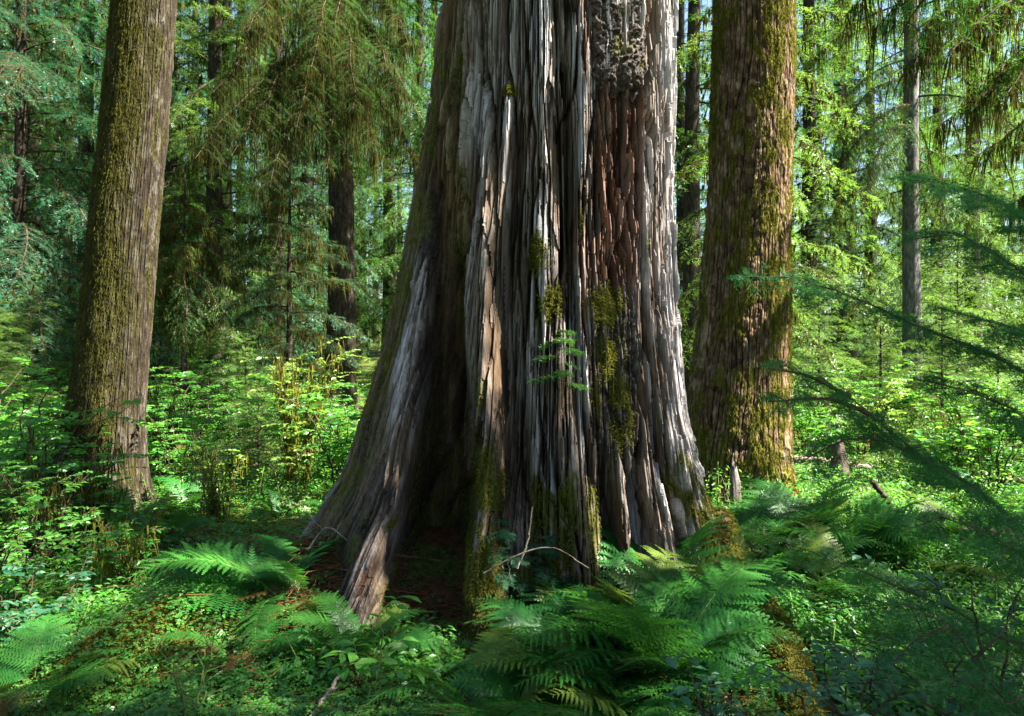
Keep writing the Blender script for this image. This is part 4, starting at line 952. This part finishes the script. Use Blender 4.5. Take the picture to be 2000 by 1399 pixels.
for px, Y, s, lab in [(370, 6.4, .6, 'fern between the leaning trunk and the gold-mossed low shrub'), (20, 6.3, .6, 'fern in the thicket at the left edge'), (545, 6.0, .5, 'fern in half shade left of the giant, behind the dark twig'), (330, 5.3, .45, 'small fern on the open mossy ground between the leaning trunk and the giant'), (1930, 6.3, .6, 'fern under the spruce boughs near the right edge'), (1600, 7.4, .4, 'fern at the rim of the clearing beside the reddish trunk'), (130, 5.6, .5, 'fern before the foot of the leaning trunk')]:
    fern(px, Y, s, 8, lab, None, (3, 4, 1))
UL = {'m': UP[0], 'r': UP[1], 'l': UP[2]}
srng = np.random.default_rng(330)
for px, Y, g in [(330, 10, 'm'), (400, 9, 'm'), (470, 8.5, 'm'), (520, 10.5, 'm'), (600, 12, 'm'), (450, 12, 'm'), (560, 8.8, 'm'), (370, 12.5, 'm'), (340, 7.4, 'm'), (690, 6.6, 'm'),
                  (1620, 12, 'r'), (1700, 12.5, 'r'), (1760, 11, 'r'), (1900, 12, 'r'), (1960, 10.2, 'r'), (2000, 13, 'r'), (1660, 14.5, 'r'), (1800, 14, 'r'), (1590, 14, 'r'), (1930, 7.0, 'r'), (1990, 8.6, 'r'),
                  (-30, 9, 'l'), (80, 10, 'l'), (20, 11.5, 'l'), (-60, 7.0, 'l'), (110, 12.5, 'l'), (60, 6.6, 'l'), (-40, 13, 'l'), (20, 5.9, 'l')]:
    u = UL[g]; copy_tree(UP[srng.integers(3)], gpx(px, Y), srng.random() * 6.28, .8 + .5 * srng.random(), u['label'], u['group'])

# ================================================================== young hemlocks
SAP = mk('hemlock_sapling', gpx(505, 7.4), 'pale sunlit hemlock sapling with spreading tips, left of the yellow vine maple', 1.25, .018, .12, .62, 60, 1, 341, 'sunneedle', moss=0, droop=.2, stubs=0, cat='sapling', shape=.8)
SAP2 = mk('hemlock_sapling', gpx(60, 11), 'feathery young hemlock catching the sun left of the leaning trunk', 2.6, .035, .15, 1.0, 70, 1, 342, 'sunneedle', moss=0, droop=.22, stubs=0, cat='sapling', shape=.8, group='young hemlocks left of the leaning trunk')
SAP3 = mk('hemlock_sapling', gpx(1950, 9.3), 'pale young hemlock in the sun at the right edge of the clearing', 1.8, .025, .12, .85, 56, 1, 343, 'sunneedle', moss=0, droop=.22, stubs=0, cat='sapling', shape=.8)
for px, Y, k, s, lab, g in [(-10, 9, SAP2, .8, None, 1), (110, 13.5, SAP2, 1.1, None, 1), (25, 14, SAP2, 1.2, None, 1), (-60, 11, SAP2, 1.1, None, 1), (85, 16, SAP3, 1.6, None, 1),
        (300, 12.5, SAP2, .9, 'young hemlock showing just right of the leaning trunk', 0), (410, 13, SAP, 1.6, 'young hemlock at the foot of the moss-draped dead stem', 0), (480, 11, SAP3, .9, 'young hemlock in front of the tiered young spruce', 0),
        (1600, 12.2, SAP2, 1.0, 'young hemlock with sunlit boughs right behind the reddish trunk', 0), (1840, 10.5, SAP3, 1.2, 'young hemlock right of the pale grey trunk', 0),
        (1870, 13, SAP2, 1.3, 'taller young hemlock standing behind the clearing bushes', 0), (2010, 7.6, SAP3, .8, 'young hemlock cut by the right edge', 0), (1720, 14, SAP2, 1.0, 'young hemlock left of the pale grey trunk', 0), (1545, 13.5, SAP2, 1.2, 'young hemlock peeping past the edge of the reddish trunk', 0)]:
    copy_tree(k, gpx(px, Y), srng.random() * 6.28, s, lab or SAP2['label'], SAP2['group'] if g else None)
# seedlings on and in front of the giant
def seedling(root, h, rad, n, seed, label, lean=(0, 0), needle='hemlock', lv=0):
    t = thing('hemlock_seedling', root, label, 'seedling'); rng = np.random.default_rng(seed); cr = Crown()
    z = np.linspace(0, 1, 12); P = np.stack([lean[0] * z ** 1.5, lean[1] * z, h * z], 1); P[1:-1] += rng.normal(size=(10, 3)) * .006
    for i in range(n):
        q = .25 + .72 * i / n; b = np.array([np.interp(q, z, P[:, j]) for j in range(3)]); az = i * 2.4 + rng.random(); ln = rad * (1.1 - .7 * q) * (.7 + .5 * rng.random())
        d = np.array([math.cos(az), math.sin(az), .18]); x = np.linspace(0, 1, 5)[:, None]
        cr.add(bough(b + d * ln * x - np.array([0, 0, 1.0]) * .3 * ln * x ** 2, ln * .38, lv, rng, .2, 0, .12, .0035))
    mb = MB(); v, f = tubes(P[None], np.linspace(.008, .002, 12)[None], 5); mb.add(v, f)
    link('stem', mb.mesh('stem', [MAT['twig']]), t); link('crown', cr.c.mesh('crown', [MAT['twig'], MAT[needle]]), t)
    return t
seedling(at(1092, 790, 3.97), .46, .22, 9, 351, 'slender green hemlock seedling growing out of the pale middle wood of the giant')
seedling(at(975, 1180, 3.75), .45, .24, 12, 352, 'dark green hemlock seedling at the foot of the middle buttress', needle='spruce')
seedling(at(1055, 1150, 3.85), .30, .20, 9, 353, 'small spruce seedling in the rotten wood beside the middle buttress', needle='spruce')
# ================================================================== spruce boughs in front, from a young spruce outside the right edge
def near_spruce():
    X0, Y0 = 1.95, 2.5; loc = np.array(gpt(X0, Y0))
    t = thing('near_spruce', loc, 'young spruce just outside the right edge reaching dark boughs across the view', 'tree')
    link('trunk', trunk_mb(4.6, .05, 401, 10, 24, stubs=0).mesh('trunk', [MAT['twig']]), t)
    rng = np.random.default_rng(402)
    B = [([(2020, 1050, 2.30), (1900, 950, 2.15), (1790, 885, 2.05), (1690, 800, 2.0), (1600, 735, 1.98)], .26, .05),
         ([(1840, 920, 2.08), (1740, 865, 2.0), (1650, 860, 1.95), (1560, 905, 1.92)], .20, .0),
         ([(1700, 810, 2.0), (1620, 780, 1.95), (1500, 785, 1.9)], .13, 0),
         ([(1660, 775, 2.0), (1580, 735, 1.95), (1500, 720, 1.9)], .13, 0),
         ([(2060, 760, 2.2), (1930, 690, 2.05), (1800, 640, 1.95), (1690, 590, 1.9), (1560, 545, 1.85), (1440, 540, 1.85)], .20, 0),
         ([(2060, 470, 2.3), (1960, 400, 2.1), (1860, 360, 2.0), (1760, 350, 1.95)], .30, 0),
         ([(2060, 580, 2.2), (1950, 500, 2.0), (1850, 450, 1.9), (1770, 470, 1.9)], .26, 0),
         ([(2080, 880, 2.1), (1980, 800, 1.95), (1880, 760, 1.9), (1790, 740, 1.9)], .24, 0),
         ([(2060, 1130, 2.2), (1960, 1060, 2.05), (1850, 1010, 2.0), (1760, 1040, 1.95)], .22, 0),
         ([(2050, 660, 1.9), (1980, 640, 1.8), (1900, 620, 1.75), (1830, 600, 1.75)], .22, 0)]
    for pts, sl, m in B:
        P = resample(np.array([at(*p) for p in pts]), 20)
        d = np.linalg.norm(P[0] - np.array([X0, Y0, P[0][2]]))
        if pts[0][0] > 1950: P = np.vstack([np.array([X0, Y0, P[0][2] + .08]), P])
        b = bough(P, sl * .85, 0, rng, .25, 0, .04, .007, up=(0, -.45, .9)); c = Crown(); c.add(b)
        o = link('bough', mesh_from('bough', np.concatenate(c.c.v) - loc, c.c.f, [MAT['twig'], MAT['nearspruce']], c.c.m), t)
    cr = conifer_parts(4.6, 2.9, .9, 14, 1, 0, .25, 403)
    link('crown', cr.c.mesh('crown', [MAT['twig'], MAT['nearspruce']]), t)
near_spruce()
def low_boughs():
    X0, Y0 = 1.62, 2.15; loc = np.array(gpt(X0, Y0))
    t = thing('low_hemlock', loc, 'small hemlock at the lower right whose pale feathery bough leans toward the giant', 'sapling')
    link('trunk', trunk_mb(1.0, .022, 411, 8, 14, stubs=0).mesh('trunk', [MAT['twig']]), t)
    rng = np.random.default_rng(412)
    for pts, sl, mt in [([(1960, 1250, 2.25), (1880, 1200, 2.3), (1760, 1150, 2.4), (1620, 1090, 2.5), (1440, 1030, 2.6)], .15, 'fern'),
                    ([(2010, 1420, 2.0), (1900, 1290, 2.1), (1840, 1200, 2.15), (1740, 1180, 2.2), (1590, 1195, 2.3)], .14, 'spruce'),
                    ([(1850, 1225, 2.1), (1790, 1250, 2.1), (1740, 1300, 2.1)], .12, 'spruce'),
                    ([(1960, 1380, 2.0), (1900, 1330, 2.0), (1800, 1330, 2.0)], .14, 'spruce'),
                    ([(1900, 1290, 2.1), (1960, 1230, 2.1), (1990, 1160, 2.1)], .12, 'spruce')]:
        P = resample(np.array([at(*p) for p in pts]), 18)
        if pts[0][0] > 1955: P = np.vstack([np.array([X0, Y0, max(P[0][2], loc[2] + .1)]), P])
        c = Crown(); c.add(bough(P, sl, 0, rng, .3, 0, .04, .005, up=(0, -.35, .95)))
        link('bough', mesh_from('bough', np.concatenate(c.c.v) - loc, c.c.f, [MAT['twig'], MAT['hemlock' if mt == 'fern' else 'nearspruce']], c.c.m), t)
low_boughs()

# ================================================================== dead wood
def stick(name, pts, r0, r1, label, mat='deadwood', cat='stick', seed=1, sides=10, knob=.25, fork=None):
    rng = np.random.default_rng(seed); P = resample(np.array(pts, float), 40); org = P[0].copy()
    P[2:-2] += (rng.normal(size=(36, 3)) * r0 * .25)
    an = np.linspace(0, 2 * np.pi, sides, endpoint=False); T = nrm(np.gradient(P, axis=0)); A = nrm(np.cross(T, [0, .3, 1.0])); B = np.cross(A, T)
    rr = np.linspace(r0, r1, 40)[:, None] * (1 + knob * (rng.random((40, sides)) - .5) + .3 * (vn(np.linspace(0, 9, 40), 0 * np.linspace(0, 9, 40), seed) - .5)[:, None])
    G = P[:, None] + rr[..., None] * (np.cos(an)[None, :, None] * A[:, None] + np.sin(an)[None, :, None] * B[:, None])
    mb = MB(); mb.add(G.reshape(-1, 3), grid_mesh(G), 0, True)
    for e in (0, -1): mb.add(np.vstack([G[e], G[e].mean(0)]), np.array([[i, (i + 1) % sides, sides] for i in range(sides)]), 0)
    for (i, d, ln) in fork or []:
        q = P[i][None] + np.linspace(0, 1, 8)[:, None] * nrm(np.array(d, float)) * ln + rng.normal(size=(8, 3)) * .003
        v, f = tubes(q[None], np.linspace(r1 * 1.1, r1 * .3, 8)[None], 5); mb.add(v, f)
    o = link(name, mb.mesh(name, [MAT[mat]], org), None, org); return tag(o, label, cat)
def gs(px, Y, dz): return np.array(gpx(px, Y, dz))
stick('fallen_stick', [gs(600, 2.85, .02), gs(640, 3.0, .06), gs(676, 3.15, .11)], .009, .006, 'bare pale stick lying on the clover at the bottom edge', seed=3, fork=[(20, (1, -.2, .6), .06)])
stick('curved_branch', [gs(1742, 5.6, -.05), gs(1740, 5.6, .14), gs(1728, 5.6, .28), gs(1700, 5.6, .40)], .026, .020, 'curved brown dead branch standing up at the edge of the clearing', 'twig', 'branch', 4)
stick('fallen_branch', [gs(1550, 8.6, .10), gs(1600, 8.4, .12), gs(1660, 8.2, .08), gs(1700, 8.3, .05)], .045, .03, 'pale fallen branch lying in the sunny clearing', 'deadwood', 'branch', 5)
stick('dry_twig', [gs(600, 4.2, .08), gs(640, 4.25, .16), gs(690, 4.2, .12)], .006, .003, 'dry twig arching over the red needles at the left buttress', 'deadwood', 'twig', 6, fork=[(15, (-.4, -.3, .6), .14), (25, (.3, -.3, .5), .12)])
stick('bare_twig', [at(945, 1120, 3.5), at(1010, 1085, 3.45), at(1080, 1070, 3.45), at(1150, 1110, 3.4)], .004, .002, 'thin bare twig arching before the middle buttress of the giant', 'deadwood', 'twig', 7, fork=[(10, (.2, 0, -1), .15)])
stick('white_twig', [at(1010, 1110, 3.55), at(1030, 1060, 3.55), at(1040, 990, 3.6)], .005, .003, 'pale upright twig leaning against the foot of the giant', 'deadwood', 'twig', 8)
stick('ground_twig', [gs(430, 5.0, .05), gs(500, 4.8, .05), gs(560, 4.7, .07)], .008, .004, 'dark twig on the mossy ground behind the hump', 'twig', 'twig', 9, fork=[(22, (.2, .2, 1), .12)])
stick('forked_twig', [gs(1930, 4.6, .05), gs(1965, 4.4, .22), gs(2010, 4.3, .33)], .012, .006, 'forked dead twig at the right edge below the spruce boughs', 'deadwood', 'twig', 10, fork=[(14, (.6, 0, .8), .2), (24, (-.2, 0, -.9), .18)])

stick('fallen_log', [gs(1800, 5.4, .06), gs(1860, 5.3, .07), gs(1960, 5.2, .06), gs(2080, 5.1, .05)], .075, .06, 'dark rotting log lying under the spruce boughs at the right', 'bark_dark', 'log', 11, 16, .3)
stick('mossy_stick', [gs(300, 5.4, .04), gs(350, 5.2, .06), gs(430, 5.1, .05)], .016, .010, 'dark rotten stick on the mossy ground right of the leaning trunk', 'twig', 'stick', 12, fork=[(14, (.3, .2, .9), .10)])
stick('broken_branch', [gs(820, 2.75, .03), gs(880, 2.85, .05), gs(930, 3.0, .04)], .010, .006, 'brown broken branch on the clover in front of the middle buttress', 'redwood', 'branch', 13, fork=[(22, (.5, -.3, .6), .09)])

def slabpiece(name, px, Y, w_, h, th, lean, label, seed, mat='wood', brown=0.0):
    rng = np.random.default_rng(seed); n, k = 50, 24; an = np.linspace(0, 2 * np.pi, k, endpoint=False); z = np.linspace(0, 1, n)
    org = np.array(gpx(px, Y, -.05)); prof = np.interp(z, [0, .3, .7, .9, 1], [1.25, 1, .8, .55, .12])
    rx = w_ / 2 * prof[:, None] * (1 + .3 * (vn(np.arange(k)[None] * .9, z[:, None] * 4, seed, k) - .5)); ry = th / 2 * prof[:, None] * (1 + .5 * (vn(np.arange(k)[None] * 1.7, z[:, None] * 5, seed + 1, k) - .5))
    jag = (rng.random(k) - .5)[None] * .18 * h * sstep(.6, 1, z)[:, None]
    P = np.stack([rx * np.cos(an) + lean * z[:, None] * h, ry * np.sin(an) + .06 * z[:, None], z[:, None] * h + jag], -1)
    m = sstep(.5, .65, vn(an[None] * 3, z[:, None] * 6, seed + 4)) * .5
    o = link(name, mesh_from(name, P.reshape(-1, 3), [grid_mesh(P), np.arange(k)[None] + (n - 1) * k], [MAT[mat]], None, True, {'mask': np.stack([m, 0 * m, .6 + 0 * m], -1).reshape(-1, 3), 'slab': (.5 + 0 * m).ravel(), 'brown': (brown + 0 * m).ravel()}), None, org)
    return tag(o, label, 'dead wood')
slabpiece('bark_slab', 1440, 6.05, .11, .50, .05, -.02, 'upright slab of grey lichened bark leaning against the foot of the reddish trunk', 421)
slabpiece('wood_splinter', 1428, 6.0, .07, .30, .05, -.14, 'brown broken splinter leaning beside the grey bark slab', 422, brown=1.0)
slabpiece('mossy_stump', 1640, 8.0, .20, .42, .18, .03, 'small shaggy brown stump standing in the sunny clearing', 423, brown=.8)

# ================================================================== ground cover
grng = np.random.default_rng(500)
def keepout(x, y):
    k = ((x - .02) / 1.22) ** 2 + ((y - 5.0) / 1.12) ** 2 > 1
    k |= ((x + .35) / .35) ** 2 + ((y - 4.2) / .45) ** 2 < 1
    k &= np.abs(x - np.interp(y, [2.9, 3.2, 3.65, 4.05, 4.4], [1.20, 1.25, 1.33, 1.34, 1.29])) > .13; k &= np.hypot(x + 3.75, y - 6.6) > .42; k &= np.hypot(x - 2.15, y - 7.0) > .55
    return k
def wedge(n, y0, y1, pw=1.0, margin=1.12):
    """points of the ground inside the view, denser near"""
    q = grng.random(n); y = y0 * (y1 / y0) ** (q ** pw); x = (grng.random(n) * 2 - 1) * (y / 1.4) * margin
    k = keepout(x, y); return x[k], y[k]
h_ = np.array([[0, 0, 0], [.45, .38, .06], [.95, .42, .02], [.82, 0, .03], [.95, -.42, .02], [.45, -.38, .06]]); hf = np.array([[0, 3, 1], [1, 3, 2], [0, 5, 3], [5, 4, 3]])
def trefoil():
    V, F = [], []
    for i in range(3):
        a = i * 2.094; c, s = math.cos(a), math.sin(a); V.append(np.c_[h_[:, 0] * c - h_[:, 1] * s, h_[:, 0] * s + h_[:, 1] * c, h_[:, 2] - .12 * h_[:, 0]]); F.append(hf + i * 6)
    return np.concatenate(V), np.concatenate(F)
def cover():
    mb = MB(); tv, tf = trefoil()
    x, y = wedge(120000, 2.4, 9.5)
    dn = fbm(x * 1.3, y * 1.3, 501, 4) + .10 * np.exp(-((y - 3.2) / .8) ** 2)
    d = np.minimum(np.hypot((x + .6) / 1.3, (y - 4.6) / .9), np.hypot((x + 1.1) / .6, (y - 4.35) / .6))
    dn = dn - .30 * hump(x, y)
    k = (dn > .36 + .16 * grng.random(len(x))) & ((d > 1) | (grng.random(len(x)) < .35)); x, y = x[k], y[k]
    n = len(x); hh = (.015 + .06 * grng.random(n)) * (.5 + fbm(x * 3, y * 3, 502, 2))
    O = np.c_[x, y, gz(x, y) + hh]; az = grng.random(n) * 6.28
    s = .0125 * (.45 + 1.3 * grng.random(n) ** 1.5) * (1 + .10 * np.maximum(y - 4, 0))
    v, f = place(tv, tf, O, np.c_[np.cos(az), np.sin(az), grng.normal(size=n) * .15], np.c_[grng.normal(size=n) * .28, grng.normal(size=n) * .28 - .12, np.ones(n)], s); mb.add(v, f)
    x, y = wedge(26000, 2.4, 9.0); dn = fbm(x * 1.1 + 20, y * 1.1, 521, 3); k = (dn > .53 + .3 * hump(x, y)) & (((x + 1.1) / .6) ** 2 + ((y - 4.35) / .6) ** 2 > 1); x, y = x[k], y[k]; n = len(x)
    for j in range(3):
        az = grng.random(n) * 6.28; O = np.c_[x + .03 * np.cos(az), y + .03 * np.sin(az), gz(x, y) + .05 + .07 * grng.random(n)]
        v, f = place(LEAF_V, LEAF_F, O, np.c_[np.cos(az), np.sin(az), -.25 + .2 * grng.normal(size=n)], np.c_[grng.normal(size=(n, 2)) * .3, np.ones(n)], .045 * (.5 + .9 * grng.random(n))); mb.add(v, f, 1)
    x, y = wedge(14000, 2.4, 8.0); k = fbm(x * 1.7, y * 1.7 + 11, 523, 3) > .55; x, y = x[k], y[k]; n = len(x)
    v, f = blades(np.c_[x, y, gz(x, y)], np.c_[grng.normal(size=(n, 2)) * .35, np.ones(n)], .06 + .16 * grng.random(n), .0022, grng, .35); mb.add(v, f, 1)
    o = link('ground_cover', mb.mesh('clover', [MAT['clover'], MAT['leaf']])); tag(o, 'low carpet of small three-part clover leaves over the forest floor', 'ground cover', None, 'stuff')
cover()
def low_leaves():
    mb = MB(); x, y = wedge(5200, 3.2, 26, .8); dn = fbm(x * .8 + 4, y * .8, 505, 3)
    d = np.hypot((x + .4) / 1.5, (y - 4.6) / 1.2)
    k = (dn > .36 + .14 * grng.random(len(x))) & (d > 1); x, y = x[k], y[k]
    # keep the clearing on the right low
    k = hump(x, y) < .15; x, y = x[k], y[k]
    n = len(x); clear = ((x - 3.6) / 1.5) ** 2 + ((y - 8.0) / 1.3) ** 2 < 1
    lf = 26; H = np.where(clear, .12, .16 + .40 * grng.random(n) * sstep(4, 8, y)); rad = .10 + .14 * grng.random(n)
    O = np.repeat(np.c_[x, y, gz(x, y)], lf, 0); m = len(O); a = grng.random(m) * 6.28; r = np.sqrt(grng.random(m)) * np.repeat(rad, lf)
    O = O + np.c_[np.cos(a) * r, np.sin(a) * r, np.repeat(H, lf) * (.2 + .9 * grng.random(m))]
    s = .032 * (.6 + .8 * grng.random(m)) * (1 + .05 * np.maximum(O[:, 1] - 5, 0))
    v, f = place(LEAF_V, LEAF_F, O, np.c_[np.cos(a), np.sin(a), -.2 + .3 * grng.normal(size=m)], np.c_[grng.normal(size=(m, 2)) * .45, np.ones(m)], s); mb.add(v, f)
    st = np.c_[x, y, gz(x, y)]; P = np.stack([st, st + np.c_[grng.normal(size=(n, 2)) * .03, H * .6], st + np.c_[grng.normal(size=(n, 2)) * .07, H * 1.1]], 1)
    v, f = tubes(P, np.full((n, 3), .003), 3); mb.add(v, f, 1)
    o = link('undergrowth', mb.mesh('undergrowth', [MAT['leaf'], MAT['stem']])); tag(o, 'tangle of small leafy plants covering the ground between the trees', 'undergrowth', None, 'stuff')
low_leaves()
def litter():
    mb = MB(); n = 34000
    x = np.r_[-1.08 + .42 * grng.normal(size=n // 3), .05 + .55 * grng.normal(size=n // 3), (grng.random(n - 2 * (n // 3)) * 2 - 1) * 2.6]; y = np.r_[4.3 + .35 * grng.normal(size=n // 3), 3.35 + .30 * grng.normal(size=n // 3), 2.5 + 2.6 * grng.random(n - 2 * (n // 3))]
    k = (((x - .02) / 1.0) ** 2 + ((y - 5.0) / .9) ** 2 > 1); x, y = x[k], y[k]; n = len(x); a = grng.random(n) * 6.28
    O = np.c_[x, y, gz(x, y) + .006 + .02 * grng.random(n) ** 3]
    v, f = blades(O, np.c_[np.cos(a), np.sin(a), .25 * grng.random(n)], .02 + .05 * grng.random(n) ** 2, .0016 + .0012 * grng.random(n), grng, .15); mb.add(v, f)
    m = 1100; i = grng.integers(0, n, m); a = grng.random(m) * 6.28; ln = .08 + .25 * grng.random(m) ** 2; c = O[i] + [0, 0, .012]
    P = np.stack([c, c + np.c_[np.cos(a), np.sin(a), .15 * grng.random(m)] * ln[:, None], c + np.c_[np.cos(a + .3), np.sin(a + .3), .05 * grng.random(m)] * 2 * ln[:, None]], 1)
    v, f = tubes(P, np.array([.0028, .002, .001])[None].repeat(m, 0), 4); mb.add(v, f, 1)
    o = link('needle_litter', mb.mesh('litter', [MAT['needlelitter'], MAT['redwood']])); tag(o, 'fallen reddish needles and broken twigs round the foot of the giant', 'litter', None, 'stuff')
litter()
def moss_carpet():
    mb = MB(); n = 130000
    x = np.r_[-1.75 + .40 * grng.normal(size=n // 3), (grng.random(n - n // 3) * 2 - 1) * 4.2]; y = np.r_[3.45 + .24 * grng.normal(size=n // 3), 2.5 + 4.8 * grng.random(n - n // 3)]
    dn = fbm(x * 2, y * 2, 511, 4); k = (dn + .6 * hump(x, y) > .5) & keepout(x, y); x, y = x[k], y[k]; n = len(x)
    v, f = blades(np.c_[x, y, gz(x, y) - .004], np.c_[grng.normal(size=(n, 2)) * .6, np.ones(n)], .014 + .03 * grng.random(n), .0022 + .0014 * grng.random(n), grng, .3); mb.add(v, f)
    o = link('moss_carpet', mb.mesh('moss_carpet', [MAT['mossgold']])); tag(o, 'golden moss cushioning the humps of the forest floor', 'moss', None, 'stuff')
moss_carpet()
